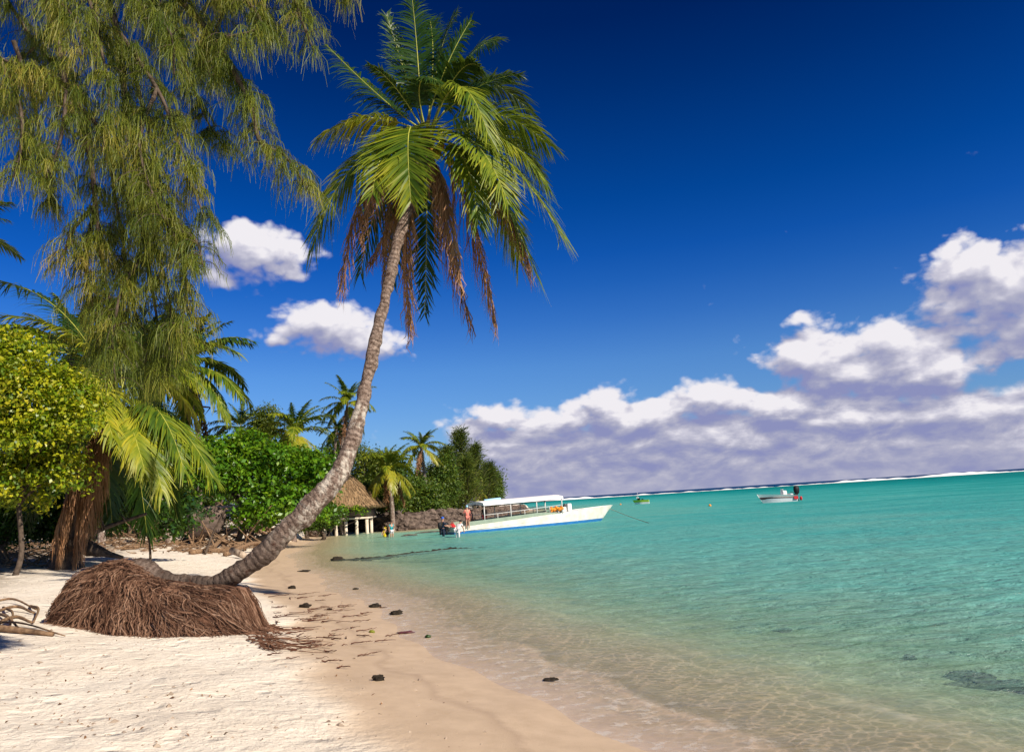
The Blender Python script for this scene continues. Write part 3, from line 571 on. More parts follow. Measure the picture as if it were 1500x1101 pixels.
# fronds: start offset near the crown, control and tip as (px, py, dY)
CR = (624, 190)
def PF(px, py, dY): return P(px, py, crownY+dY)
FR = [ # kind, start, control, tip, options
 ('d', (618, 185, .1), (612, 70, .6), (604, 0, 1.0), {}), ('d', (620, 185, .2), (590, 100, 1.0), (566, 22, .9), {}), ('d', (628, 185, .2), (640, 60, .3), (668, 20, .7), {}),
 ('d', (626, 183, .3), (640, 80, 1.2), (630, 30, 1.9), {}), ('d', (622, 185, .0), (600, 95, -.3), (640, 118, -1.3), {}), ('d', (632, 185, .2), (680, 60, .6), (728, 60, 1.4), {}),
 ('d', (632, 188, .2), (675, 70, -.2), (705, 100, -.8), {}), ('d', (634, 190, .3), (700, 70, .9), (776, 165, 1.3), {}), ('g', (634, 190, -.1), (672, 60, -.8), (716, 200, -1.4), {'droop': .5}),
 ('d', (612, 186, 0), (560, 150, .2), (478, 66, .5), {'droop': .55, 'twist': .5}), ('y', (610, 190, -.1), (530, 150, -.5), (463, 206, -.9), {'droop': .7}),
 ('g', (610, 192, -.2), (590, 160, -1.3), (602, 296, -2.0), {'droop': .12, 'll': .34, 'wid': .055}), ('g', (612, 192, -.2), (560, 180, -1.2), (545, 285, -1.9), {'droop': .3, 'll': .3}),
 ('g', (612, 200, .1), (500, 205, .2), (457, 366, .3), {'droop': .6}), ('d', (620, 210, .5), (560, 230, 1.3), (528, 400, 1.6), {}), ('d', (622, 215, .5), (628, 280, 1.3), (622, 460, 1.2), {'droop': .2, 'll': .24}),
 ('d', (620, 215, .6), (590, 250, 1.4), (575, 410, 1.7), {}),
 ('g', (636, 192, .1), (720, 130, .4), (806, 215, .8), {'droop': .5}), ('d', (636, 195, .3), (730, 150, 1.1), (795, 262, 1.7), {}), ('g', (636, 195, 0), (740, 170, -.2), (800, 270, -.3), {'droop': .6}),
 ('g', (640, 200, -.1), (740, 190, -.6), (824, 348, -.8), {'droop': .35}), ('g', (640, 205, 0), (715, 210, -.3), (785, 402, -.4), {'droop': .5}), ('g', (638, 200, -.2), (700, 170, -1.2), (745, 300, -1.8), {'droop': .3, 'll': .3}),
 ('g', (640, 205, .2), (720, 220, .7), (760, 380, 1.2), {'droop': .5}), ('g', (636, 205, -.2), (690, 200, -.9), (700, 330, -1.4), {'droop': .5}),
 ('d', (624, 183, .1), (650, 90, -.5), (690, 30, -.4), {}), ('d', (616, 185, .1), (575, 110, -.2), (540, 95, -.7), {'droop': .5}), ('d', (630, 186, .2), (700, 110, -.3), (760, 110, -.3), {}),
 ('x', (604, 215, -.1), (545, 230, -.5), (530, 335, -.7), {}), ('x', (606, 222, .1), (520, 240, .2), (499, 425, .3), {}), ('x', (612, 225, .3), (570, 250, .6), (562, 412, .7), {}),
 ('x', (628, 220, -.3), (650, 250, -.9), (674, 410, -1.1), {}), ('x', (640, 220, 0), (690, 270, .1), (725, 468, .1), {}), ('x', (634, 225, .2), (640, 300, .4), (690, 472, .5), {}),
 ('x', (612, 240, -.2), (585, 320, -.4), (602, 484, -.4), {}), ('x', (645, 210, .1), (735, 250, .3), (780, 400, .3), {'mixg': 1}), ('x', (622, 225, -.3), (645, 240, -.7), (655, 330, -.9), {}), ('x', (608, 235, .1), (590, 300, .1), (540, 385, .2), {}),
]
for kd, s, c, t, op in FR:
    path = bez(PF(*s), PF(*c), PF(*t), 22); L = np.linalg.norm(np.diff(path, axis=0), axis=1).sum(); kw = dict(ll=.32, droop=.42, wid=.046, tint0=.5, nl=92, rr=.02); op = dict(op); op.pop('mixg', 0); kw.update(op)
    kw['twist'] = kw.get('twist', 0)+random.gauss(0, .2)
    kw['ll'] *= random.uniform(.74, 1.02); kw['keepf'] = random.uniform(.72, .95)
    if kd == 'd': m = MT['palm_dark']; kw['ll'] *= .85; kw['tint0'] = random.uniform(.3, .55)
    elif kd == 'g': m = MT['palm']
    elif kd == 'y': m = MT['palm']; kw['tint0'] = .75
    else:
        m = MT['palm_dead']; kw.update(ll=.16, droop=1.2, wid=.034, keepf=.85, tint0=.85 if t[2] < -.2 else random.choice([.2, .4, .7]), nl=90, sweep=(.7, 1.2))
    f = frond_obj('frond', palm, path, L, m, dead=(kd == 'x'), **kw)
    if kd == 'x': f['label'] = 'dead brown frond hanging down'
for i in range(9):
    mb = MB(); c = PF(612+random.uniform(0, 52), 222+random.uniform(-8, 26), random.uniform(-.35, .1)); rock(mb, c, (.085, .085, .11), i, .05); mb.build('coconut', MT['coconut'], palm)
mb = MB()   # leaf-base boot and fibre under the crown
for i in range(26):
    a_ = random.uniform(0, 6.28); p0 = PF(624, 215+random.uniform(-22, 28), 0); p1 = p0+np.array([.1*math.cos(a_), .1*math.sin(a_), 0]); p2 = p1+np.array([.22*math.cos(a_), .22*math.sin(a_), .28]); tube(mb, bez(p0, p1, p2, 6), np.linspace(.05, .03, 6), 6, True, random.random())
mb.build('leaf_base', MT['rachis_dead'], palm)
# ------------------------------------------------------------------ casuarina overhead, top left
CY0 = 12.5
cas = thing('ironwood_tree', (-10.0, 8.2, gz(-10.0, 8.2)), 'big weeping ironwood tree with long drooping needle foliage filling the top left', 'tree')
LIMB = [
 [(-330, 300, 11.5), (-280, -100, 11.8), (-150, -260, 12), (0, -230, 12.2), (120, -120, 12.3), (200, -60, 12.4)],
 [(0, -230, 12.2), (160, -110, 12), (330, -20, 11.8), (382, 35, 11.6), (331, 55, 11.4)],
 [(200, -60, 12.4), (300, 40, 12.2), (363, 145, 12), (381, 207, 11.9), (418, 229, 11.8), (456, 285, 11.7)],
 [(160, -110, 12.2), (300, -90, 12), (410, -40, 11.9), (440, 25, 11.8), (458, 70, 11.8)], [(300, -90, 12), (430, -60, 11.9), (505, -30, 11.9), (525, -5, 11.9)],
 [(120, -120, 12.3), (170, 40, 12.6), (185, 160, 12.7), (205, 270, 12.6), (215, 370, 12.6), (230, 470, 12.6), (235, 540, 12.6)],
 [(60, -150, 12.5), (80, 20, 12.1), (98, 134, 12), (128, 210, 12), (140, 300, 12.1), (150, 390, 12.2), (165, 450, 12.2), (190, 520, 12.2)],
 [(-150, -200, 12), (-80, 20, 11.8), (0, 85, 11.5), (62, 105, 11.4), (98, 134, 11.4)], [(0, 85, 11.5), (30, 160, 11.4), (30, 220, 11.3), (20, 260, 11.3)], [(98, 134, 11.4), (90, 200, 11.3), (70, 260, 11.3)],
 [(170, 40, 12.6), (230, 130, 12), (258, 200, 11.8), (280, 265, 11.7), (300, 320, 11.7)], [(200, -60, 12.4), (240, 40, 12.8), (275, 110, 13), (305, 180, 13), (335, 225, 13)],
 [(185, 160, 12.7), (165, 250, 13), (180, 350, 13), (192, 440, 13), (215, 500, 13), (205, 570, 13)], [(205, 270, 12.6), (248, 330, 12), (268, 380, 12), (272, 440, 12), (262, 500, 12)],
 [(60, -150, 12.5), (130, 0, 12), (150, 80, 11.7), (160, 150, 11.5), (150, 220, 11.4)], [(-60, -100, 12.5), (10, 0, 13.2), (50, 60, 13.4), (110, 130, 13.4), (140, 180, 13.4)], [(160, -110, 13), (230, 0, 13.5), (290, 60, 13.6), (310, 120, 13.6)],
 [(-80, 20, 11.8), (-20, 130, 12.5), (10, 170, 12.6)], [(80, 20, 12.6), (60, 60, 13), (20, 100, 13.2), (0, 160, 13.2)], [(140, 300, 12.1), (105, 340, 12), (90, 390, 12)], [(215, 370, 12.6), (180, 420, 12), (165, 500, 12), (170, 560, 12)], [(248, 330, 12), (285, 350, 11.8), (298, 390, 11.7)], [(300, -90, 12), (330, 0, 12.4), (310, 60, 12.4), (315, 110, 12.3)],
 [(20, 60, 12.4), (50, 150, 12.6), (60, 220, 12.7), (75, 300, 12.7)], [(98, 134, 12), (170, 220, 12.3), (195, 300, 12.3), (240, 400, 12.3), (250, 480, 12.3), (240, 560, 12.3)], [(140, 300, 12.1), (125, 380, 12.4), (135, 440, 12.4), (150, 520, 12.4)], [(200, 120, 12.9), (225, 220, 13), (240, 300, 13.1), (275, 350, 13.1)],
 [(0, -60, 11.5), (60, -20, 11.3), (110, 30, 11.2), (120, 90, 11.2)], [(140, -40, 11.6), (210, 10, 11.3), (250, 50, 11.2), (255, 110, 11.2)], [(410, -40, 11.9), (380, 20, 12), (395, 60, 12)], [(230, 130, 12), (205, 200, 11.6), (215, 260, 11.5), (240, 320, 11.5)],
]
mbl = MB(); mbn = MB(); So = []; Sd = []; Sl = []; St = []
LIMB = [[(a_, b_, c_*.74) for a_, b_, c_ in l_] for l_ in LIMB]
for li, lm in enumerate(LIMB):
    pts = spline([P(*p) for p in lm], 12*len(lm)); seg = np.linalg.norm(np.diff(pts, axis=0), axis=1); L = seg.sum()
    r0 = .16 if li == 0 else (.05 if li < 7 else .028); tube(mbl, pts, np.linspace(r0, .008, len(pts)), 6, True, .5, .08)
    if li == 0:
        continue
    nt_ = int(L/.035); arcs = np.concatenate([[0], np.cumsum(seg)])
    for j in range(nt_):
        s_ = random.uniform(.12, 1)*L; i = min(np.searchsorted(arcs, s_), len(pts)-1); p = pts[i]; an = random.uniform(0, 6.28); ln = random.uniform(.09, .34)
        d0 = np.array([math.cos(an), math.sin(an)*.8, random.uniform(-.3, .45)]); e = p+d0*ln+np.array([0, 0, -ln*.55]); tw = bez(p, p+d0*ln*.6+np.array([0, 0, .04]), e, 5); tube(mbl, tw, np.linspace(.006, .0025, 5), 3, False, .6)
        ns = random.randint(16, 40); uu = np.random.default_rng(li*1000+j).uniform(0, 1, ns); ii = np.clip((uu*4).astype(int), 0, 3); f = (uu*4-ii)[:, None]
        So.append(tw[ii]*(1-f)+tw[ii+1]*f); Sd.append(np.array([math.cos(an), math.sin(an), .3])*.5+RNG.normal(0, .55, (ns, 3))); base = random.uniform(.08, .42)
        Sl.append(base*RNG.uniform(.5, 1.15, ns)); St.append(np.clip(random.gauss(.5, .18)+RNG.normal(0, .1, ns), 0, 1))
So = np.concatenate(So); Sd = unit(np.concatenate(Sd)); Sl = np.concatenate(Sl)[:, None, None]; St = np.concatenate(St); S = np.array([0, .22, .55, 1.0])[None, :, None]
Pn = So[:, None]+Sd[:, None]*Sl*.42*(1-(1-S)**2)-np.array([0, 0, 1.])*Sl*(S**1.25)*.9 + RNG.normal(0, .014, (len(So), 4, 3))
an = RNG.uniform(0, math.pi, len(So)); sv = np.stack([np.cos(an), np.sin(an)*.6, 0*an], 1)
strips(mbn, Pn, unit(sv), np.broadcast_to(np.array([.006, .006, .0052, .0022])[None], (len(So), 4)), np.clip(St[:, None]+np.array([-.1, 0, .05, .4])[None], 0, 1))
trk = MB(); tube(trk, spline([(-10.0, 8.2, gz(-10, 8.2)-.2), (-10.1, 8.3, 2.0), (-9.8, 8.5, 4), P(*LIMB[0][1])], 24), np.linspace(.32, .17, 24), 14, True, .5, .06); trk.build('trunk', MT['bark'], cas)
mbl.build('branches', MT['bark'], cas); mbn.build('needle_foliage', MT['cas'], cas)
# ------------------------------------------------------------------ leafy crowns
def crown_geo(mb, blobs, ncl, lpc, cr, ls, aspect=.55, inner=.25, upb=.35):
    """blobs: (centre, radii). clumps of leaves spread over and through lumpy blobs"""
    vol = np.array([np.prod(np.asarray(r, float))**.67 for _, r in blobs]); vol /= vol.sum(); C = []; Nn = []; T = []
    for (c, r), w in zip(blobs, vol):
        n = max(3, int(ncl*w)); d = unit(RNG.normal(size=(n, 3))); d[:, 2] = np.where(d[:, 2] < -.5, -d[:, 2], d[:, 2]); rho = np.where(RNG.uniform(size=n) < inner, RNG.uniform(.3, .85, n), RNG.uniform(.82, 1.12, n))
        cc = np.asarray(c)+d*rho[:, None]*np.asarray(r); k = RNG.integers(int(lpc*.6), int(lpc*1.4)+1, n)
        idx = np.repeat(np.arange(n), k); m = len(idx); q = RNG.normal(size=(m, 3))*cr*np.array([.62, .62, .42]); C.append(cc[idx]+q)
        Nn.append(unit(d[idx]*.6+RNG.normal(0, .55, (m, 3))+np.array([0, 0, upb]))); T.append(np.clip(RNG.normal(.5, .2, n)[idx]+RNG.normal(0, .16, m), 0, 1))
    C = np.concatenate(C); leaves(mb, C, np.concatenate(Nn), ls*RNG.uniform(.5, 1.45, len(C)), aspect, np.concatenate(T))
def leafy(name, base, blobs, m, label, cat, ncl=300, lpc=14, cr=.35, ls=.12, tr=.08, group=None, limbs=7, inner=.25, bark='bark', **kw):
    o = thing(name, base, label, cat, group); mb = MB(); c0 = np.mean([b[0] for b in blobs], 0); base = np.asarray(base, float)
    fork = base+(c0-base)*.45; tube(mb, spline([base-np.array([0, 0, .15]), base*.6+fork*.4+RNG.normal(0, tr, 3), fork], 8), np.linspace(tr, tr*.7, 8), 8, True, .5, .08)
    for i in range(limbs):
        b, r = blobs[i % len(blobs)]; e = np.asarray(b)+unit(RNG.normal(size=3))*np.asarray(r)*.6; tube(mb, spline([fork, (fork+e)/2+RNG.normal(0, tr*2, 3), e], 8), np.linspace(tr*.6, tr*.12, 8), 6, True, .5)
    mb.build('trunk', MT[bark], o); mc = MB(); crown_geo(mc, blobs, ncl, lpc, cr, ls, inner=inner, **kw); mc.build('crown', MT[m], o); return o
def PB(px, py, Y, rx, ry, ryd=None):      # blob from picture position at distance Y
    k = Y/FPX; return (P(px, py, Y), (rx*k, (ryd or rx)*k, ry*k))
# yellow-green bush at left edge
leafy('hibiscus_bush', GR(20, 842), [PB(10, 540, 26, 60, 45), PB(40, 585, 25.4, 70, 55), PB(108, 622, 25, 40, 36), PB(60, 650, 25, 58, 40), PB(10, 650, 26, 60, 60), PB(110, 585, 26, 42, 30), PB(-70, 600, 26, 80, 90), PB(20, 505, 26.5, 40, 22), PB(70, 700, 26, 55, 40), PB(0, 720, 25.5, 60, 50)],
      'bushy', 'round yellow-green leafy bush at the left edge in front of palms', 'bush', ncl=1400, lpc=28, cr=.32, ls=.145, tr=.1, inner=.3)
# dark small tree in front of the rubble
bb = GR(220, 822)
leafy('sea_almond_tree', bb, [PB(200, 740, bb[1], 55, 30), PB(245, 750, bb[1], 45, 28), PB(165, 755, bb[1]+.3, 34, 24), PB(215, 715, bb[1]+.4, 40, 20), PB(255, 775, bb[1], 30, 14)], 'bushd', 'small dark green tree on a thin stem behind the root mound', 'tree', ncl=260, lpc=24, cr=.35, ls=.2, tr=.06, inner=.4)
bg_ = GR(345, 800)
for args in ((bg_, [PB(333, 672, bg_[1], 44, 28), PB(398, 684, bg_[1], 44, 32), PB(447, 704, bg_[1]+1, 40, 34), PB(350, 710, bg_[1], 60, 38), PB(410, 740, bg_[1]-.5, 55, 30), PB(300, 690, bg_[1], 35, 40), PB(455, 750, bg_[1]+.5, 32, 28), PB(385, 760, bg_[1]-1, 40, 18), PB(362, 650, bg_[1]+1, 30, 14), PB(432, 672, bg_[1]+2, 24, 14), PB(470, 690, bg_[1]+1.5, 28, 30)],
              'bushg', 'large bright green spreading tree overhanging the beach beside the leaning trunk', 'tree', 640, 30, .6, .3),):
    leafy('beach_heliotrope_tree', args[0], args[1], args[2], args[3], args[4], ncl=args[5], lpc=args[6], cr=args[7], ls=args[8], tr=.22, limbs=12, inner=.4)
# ------------------------------------------------------------------ background palms
def frond_mesh(el, droopc, m, ll=.2, dr=.5, dead=False, ti=.5, nl=44, wid=.028):
    p0 = np.zeros(3); p1 = np.array([.55*math.cos(el), 0, .55*math.sin(el)]); p2 = p1+np.array([.5*math.cos(el-droopc), 0, .5*math.sin(el-droopc)])
    a, b = MB(), MB(); o = frond_obj('frond', None, bez(p0, p1, p2, 14), 1.0, m, dead, tint0=ti, ll=ll, droop=dr, nl=nl, wid=wid, rr=.007); me = o.data; bpy.data.objects.remove(o); return me
FM = [frond_mesh(R(72), R(50), MT['palm'], ti=.35), frond_mesh(R(50), R(70), MT['palm'], ti=.5), frond_mesh(R(25), R(75), MT['palm'], ti=.6), frond_mesh(R(0), R(60), MT['palm'], ti=.65, dr=.7), frond_mesh(R(-30), R(45), MT['palm_yel'], ti=.5, dr=.8), frond_mesh(R(-60), R(25), MT['palm_dead'], ll=.13, dr=1.2, dead=True)]
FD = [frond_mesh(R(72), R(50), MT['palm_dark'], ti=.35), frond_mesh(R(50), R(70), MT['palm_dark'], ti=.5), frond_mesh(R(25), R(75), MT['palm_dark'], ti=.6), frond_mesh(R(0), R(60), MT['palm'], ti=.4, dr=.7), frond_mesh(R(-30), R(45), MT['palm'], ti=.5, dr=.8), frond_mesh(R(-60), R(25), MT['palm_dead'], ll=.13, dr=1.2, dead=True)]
def far_palm(base, top, fl, label, n=22, tr=.14, fm=FM, dead=2, yel=3, bend=.6, group=None):
    o = thing('coconut_palm', base, label, 'palm tree', group); mb = MB(); base = np.asarray(base); top = np.asarray(top)
    mid = (base+top)/2+np.array([random.uniform(-bend, bend), 0, 0]); c = spline([base-np.array([0, 0, .2]), mid, top], 26); L = np.linalg.norm(top-base)
    tube(mb, c, np.linspace(tr*1.25, tr*.8, 26), 10, True, .5, .05); t_ = mb.build('trunk', MT['trunk'], o)
    for i in range(n):
        u = i/n; vi = 0 if u < .22 else 1 if u < .45 else 2 if u < .7 else 3
        if i >= n-dead: vi = 5
        elif i >= n-dead-yel: vi = 4
        f = bpy.data.objects.new('frond', fm[vi]); COL.objects.link(f); f.parent = o; f.location = Vector(top-base); s = fl*random.uniform(.85, 1.1)*(.85 if vi == 0 else 1)
        f.scale = (s, s, s); f.rotation_euler = (random.gauss(0, .12), random.gauss(0, .1), i*2.39996+random.gauss(0, .2))
    return o
# left palm with skirt of dead fronds, custom fronds
pB = GR(97, 832); YB = pB[1]
palmB = thing('coconut_palm', pB, 'coconut palm at left with a thick trunk wrapped in dead brown fronds', 'palm tree')
cB = (172, 590)
mb = MB(); c = spline([pB-np.array([0, 0, .2]), P(105, 770, YB), P(125, 690, YB), P(150, 635, YB), P(*cB, YB)], 30); tube(mb, c, np.interp(np.linspace(0, 1, 30), [0, .1, 1], [.5, .33, .2])*YB/22, 12, True, .4, .1); mb.build('trunk', MT['bark'], palmB)
def PBf(px, py, d): return P(px, py, YB+d)
kB = YB/22
FB = [('y', (172, 590, 0), (140, 470, -.5), (2, 462, -1.5), dict(droop=.45)), ('d', (168, 585, .3), (110, 430, 1), (0, 412, 1), {}), ('d', (165, 588, .5), (120, 480, 1.5), (20, 480, 2.2), {}),
 ('y', (165, 592, -.3), (130, 530, -1.6), (165, 640, -2.8), dict(droop=.5)), ('y', (178, 596, -.2), (188, 600, -1.4), (212, 690, -2.2), dict(droop=.6)), ('y', (180, 592, -.2), (205, 590, -1.3), (238, 720, -2.0), dict(droop=.6)),
 ('g', (182, 590, -.1), (235, 560, -.8), (270, 690, -1.4), dict(droop=.5)), ('g', (184, 588, -.1), (260, 590, -.4), (312, 700, -.9), dict(droop=.55)), ('g', (182, 585, .2), (240, 470, .4), (298, 466, .6), dict(droop=.4)),
 ('g', (182, 585, 0), (260, 470, -.2), (345, 515, -.3), dict(droop=.35)), ('d', (175, 582, .4), (200, 480, 1.2), (240, 460, 2.2), {}), ('d', (178, 582, .3), (180, 470, .5), (150, 430, 1), {}), ('g', (180, 585, -.1), (230, 520, -.7), (290, 560, -1.1), dict(droop=.5)),
 ('d', (176, 595, .6), (230, 600, 1.6), (260, 760, 2), {}), ('d', (166, 598, .6), (110, 600, 1.5), (60, 720, 2), {}), ('d', (164, 600, .3), (60, 640, .8), (40, 760, .9), {}), ('d', (170, 600, .3), (150, 640, .8), (165, 770, .9), {}), ('d', (176, 600, .8), (200, 640, 1.8), (215, 780, 2.4), {}),
 ('x', (160, 612, -.3), (120, 640, -.7), (78, 790, -.8), {}), ('x', (155, 620, -.4), (135, 650, -.9), (120, 800, -.9), {}), ('x', (150, 625, 0), (110, 650, -.1), (95, 820, -.2), {}), ('x', (160, 620, -.3), (150, 660, -.7), (135, 770, -.7), {}), ('x', (140, 650, -.3), (118, 690, -.6), (108, 825, -.6), {}), ('x', (135, 665, -.35), (100, 700, -.6), (82, 825, -.6), {}), ('x', (172, 604, -.3), (190, 620, -.6), (228, 690, -.8), {})]
for kd, s, c_, t, op in FB:
    path = bez(PBf(s[0], s[1], s[2]*kB), PBf(c_[0], c_[1], c_[2]*kB), PBf(t[0], t[1], t[2]*kB), 20); L = np.linalg.norm(np.diff(path, axis=0), axis=1).sum(); kw = dict(ll=.25, droop=.45, wid=.085, tint0=.45, nl=85, rr=.03); kw.update(op); m = MT['palm']
    if kd == 'd': m = MT['palm_dark']
    if kd == 'y': kw['tint0'] = .72
    if kd == 'x': m = MT['palm_dead']; kw.update(ll=.18, droop=1.4, wid=.06, tint0=.8, sweep=(.8, 1.25))
    f = frond_obj('frond', palmB, path, L, m, dead=kd == 'x', **kw)
    if kd == 'x': f['label'] = 'dead brown frond hanging against the trunk'
# further palms: (crown px, base px, Y, frond length px, label ...)
def fp(cx, cy, bx_, Y, flpx, label, **kw):
    kw.setdefault('n', 26)
    b = P(bx_, 760, Y); b[2] = gz(b[0], Y); return far_palm(b, P(cx, cy, Y), flpx*Y/FPX, label, **kw)
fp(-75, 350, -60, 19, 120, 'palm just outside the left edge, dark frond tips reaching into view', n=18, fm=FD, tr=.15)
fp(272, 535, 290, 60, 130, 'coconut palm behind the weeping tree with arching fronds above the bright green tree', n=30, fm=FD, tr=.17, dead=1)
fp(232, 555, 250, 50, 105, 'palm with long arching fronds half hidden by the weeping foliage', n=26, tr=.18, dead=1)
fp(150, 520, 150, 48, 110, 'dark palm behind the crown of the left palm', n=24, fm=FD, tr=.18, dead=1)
fp(105, 520, 95, 36, 125, 'sunlit palm with yellow-green fronds arching over the yellow-green bush', n=26, tr=.18, dead=2, yel=6)
fp(432, 634, 430, 62, 74, 'bushy coconut palm with yellowing fronds behind the bright green tree', n=26, tr=.2, yel=6)
fp(509, 590, 500, 76, 52, 'slender tall coconut palm seen beside the middle of the leaning trunk', n=24, tr=.14)
fp(493, 628, 490, 80, 40, 'lower dark coconut palm behind the slender tall one', n=20, fm=FD, tr=.14)
fp(568, 684, 575, 78, 54, 'yellow-green coconut palm just right of the thatched hut', n=30, tr=.2, yel=7, dead=3)
fp(617, 655, 628, 92, 44, 'coconut palm rising above the trees midway along the point', n=24, tr=.2, yel=4)
fp(395, 640, 400, 75, 50, 'dark coconut palm far behind the bright green tree', n=20, fm=FD, tr=.2)
fp(700, 716, 705, 118, 26, 'low yellowing palm near the tip of the wooded point', n=18, tr=.15, yel=5)
fp(352, 628, 350, 70, 62, 'coconut palm with its crown half sunk in the green trees on the left', n=18, fm=FD, tr=.2)
# ------------------------------------------------------------------ background trees
TREES = [
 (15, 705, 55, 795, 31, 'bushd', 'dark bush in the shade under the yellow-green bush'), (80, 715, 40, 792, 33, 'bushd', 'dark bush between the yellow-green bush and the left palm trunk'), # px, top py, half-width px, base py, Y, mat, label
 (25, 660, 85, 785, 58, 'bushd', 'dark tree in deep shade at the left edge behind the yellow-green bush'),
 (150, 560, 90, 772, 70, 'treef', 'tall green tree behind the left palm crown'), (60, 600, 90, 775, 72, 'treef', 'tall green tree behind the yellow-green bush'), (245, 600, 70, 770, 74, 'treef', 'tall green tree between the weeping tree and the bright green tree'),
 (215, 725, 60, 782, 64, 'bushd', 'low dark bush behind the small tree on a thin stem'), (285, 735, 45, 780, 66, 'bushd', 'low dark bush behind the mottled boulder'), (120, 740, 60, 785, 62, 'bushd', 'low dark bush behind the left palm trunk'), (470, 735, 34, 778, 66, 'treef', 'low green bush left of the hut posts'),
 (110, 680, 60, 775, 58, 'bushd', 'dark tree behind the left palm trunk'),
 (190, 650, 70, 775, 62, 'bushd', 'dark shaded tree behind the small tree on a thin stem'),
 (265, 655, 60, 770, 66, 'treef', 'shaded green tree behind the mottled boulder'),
 (382, 592, 22, 700, 66, 'treef2', 'pale thin-leaved tree top above the bright green tree'),
 (320, 640, 40, 720, 62, 'treef', 'green tree behind the bright green spreading tree'),
 (450, 655, 50, 750, 70, 'treef', 'broad tree left of the hut roof'),
 (480, 640, 40, 750, 85, 'treef', 'distant tree behind the leaning trunk'),
 (545, 652, 36, 748, 84, 'treef2', 'light green tree right above the hut roof'),
 (590, 662, 42, 750, 90, 'treef', 'rounded dark green tree between the two shore palms'),
 (635, 668, 36, 748, 98, 'treef', 'mid-green tree right of the shore palms'),
 (662, 690, 36, 748, 106, 'treef2', 'low yellow-green tree above the rock wall'),
 (560, 705, 40, 752, 82, 'treef', 'low dark bush beside the hut'),
 (610, 712, 40, 752, 86, 'treef', 'low bush under the palms on the rock wall'),
 (712, 690, 24, 744, 128, 'treef', 'dark rounded tree at the tip of the wooded point'),
]
TREES += [(x_, 665, 60, 782, 84, 'treef', lb_) for x_, lb_ in ((-60, 'far tree beyond the left edge'), (20, 'leftmost tree of the far back row'), (95, 'second tree from the left in the far back row'), (170, 'third tree from the left in the far back row'), (245, 'fourth tree from the left in the far back row'), (315, 'rightmost tree of the far back row'))]
def tree_far(px, top, hw, bot, Y, m, label):
    k = Y/FPX; b = P(px, bot, Y); b[2] = gz(b[0], Y); hh = bot-top; bl = []
    for i in range(9):
        f = i/8; bl.append(PB(px+random.uniform(-.55, .55)*hw, top+hh*(.22+.62*f), Y+random.uniform(-.3, .3)*hw*k, hw*random.uniform(.38, .62), hh*random.uniform(.16, .26)))
    ls = max(.16, 3.3*k); near = Y < 50
    leafy('broadleaf_tree', b, bl, m, label, 'tree', ncl=int(330+hw*7), lpc=22, cr=max(.5, 10*k), ls=ls, tr=.18, inner=.45)
for t in TREES: tree_far(*t)
def casu_far(px, top, hw, bot, Y, label):
    b = P(px, bot, Y); b[2] = gz(b[0], Y); k = Y/FPX; o = thing('ironwood_tree', b, label, 'tree', None); H = (bot-top)*k; mb = MB(); mn = MB(); tipx = P(px, top, Y)
    tube(mb, spline([b-np.array([0, 0, .3]), (b+tipx)/2+np.array([.2, 0, 0]), tipx], 16), np.linspace(.22, .03, 16), 8, True)
    n = 260; O = []; D = []; Ln = []
    for i in range(n):
        h = random.uniform(.08, 1)**.8; c = b+(tipx-b)*h+np.array([math.sin(i*.7+Y)*hw*k*.28*(1-h), 0, 0]); an = random.uniform(0, 6.28); rl = hw*k*(1.15-h*.95)*random.uniform(.5, 1.3); e = c+np.array([math.cos(an)*rl, math.sin(an)*rl, rl*.9*random.uniform(.5, 1.5)])
        e2 = c+(e-c)*.5-np.array([0, 0, .1*rl]); br = bez(c, e2, e, 6); tube(mb, br, np.linspace(.04, .01, 6), 3, False); m_ = 15; u = RNG.uniform(.2, 1.05, m_); ii = np.clip((u*5).astype(int), 0, 4); O.append(br[ii]+RNG.normal(0, .28, (m_, 3))); D.append(unit(np.tile(e-c, (m_, 1))*.9/max(rl, .1)+RNG.normal(0, .5, (m_, 3))+np.array([0, 0, .25])))
    O = np.concatenate(O); D = np.concatenate(D); nn = len(O); ln = RNG.uniform(.4, 1.1, nn)[:, None, None]; S = np.array([0, .5, 1])[None, :, None]; Pn = O[:, None]+D[:, None]*ln*S-np.array([0, 0, .35])*ln*S**2
    strips(mn, Pn, unit(RNG.normal(size=(nn, 3))), np.broadcast_to(np.array([.07, .08, .02])[None], (nn, 3)), RNG.uniform(0, 1, nn)); mb.build('trunk', MT['bark'], o); mn.build('needle_foliage', MT['casfar'], o)
for a in ((674, 634, 28, 748, 108, 'tallest feathery ironwood on the point, with a thin ragged top'), (655, 660, 24, 750, 102, 'ironwood left of the tallest one on the point'), (695, 655, 24, 746, 116, 'feathery ironwood right of the tallest one on the point'), (715, 682, 20, 744, 124, 'ironwood on the last but one place toward the tip of the point'), (726, 698, 12, 742, 134, 'small ironwood at the very tip of the wooded point'), (682, 675, 22, 750, 104, 'low ironwood in front of the tallest one on the point')): casu_far(*a)
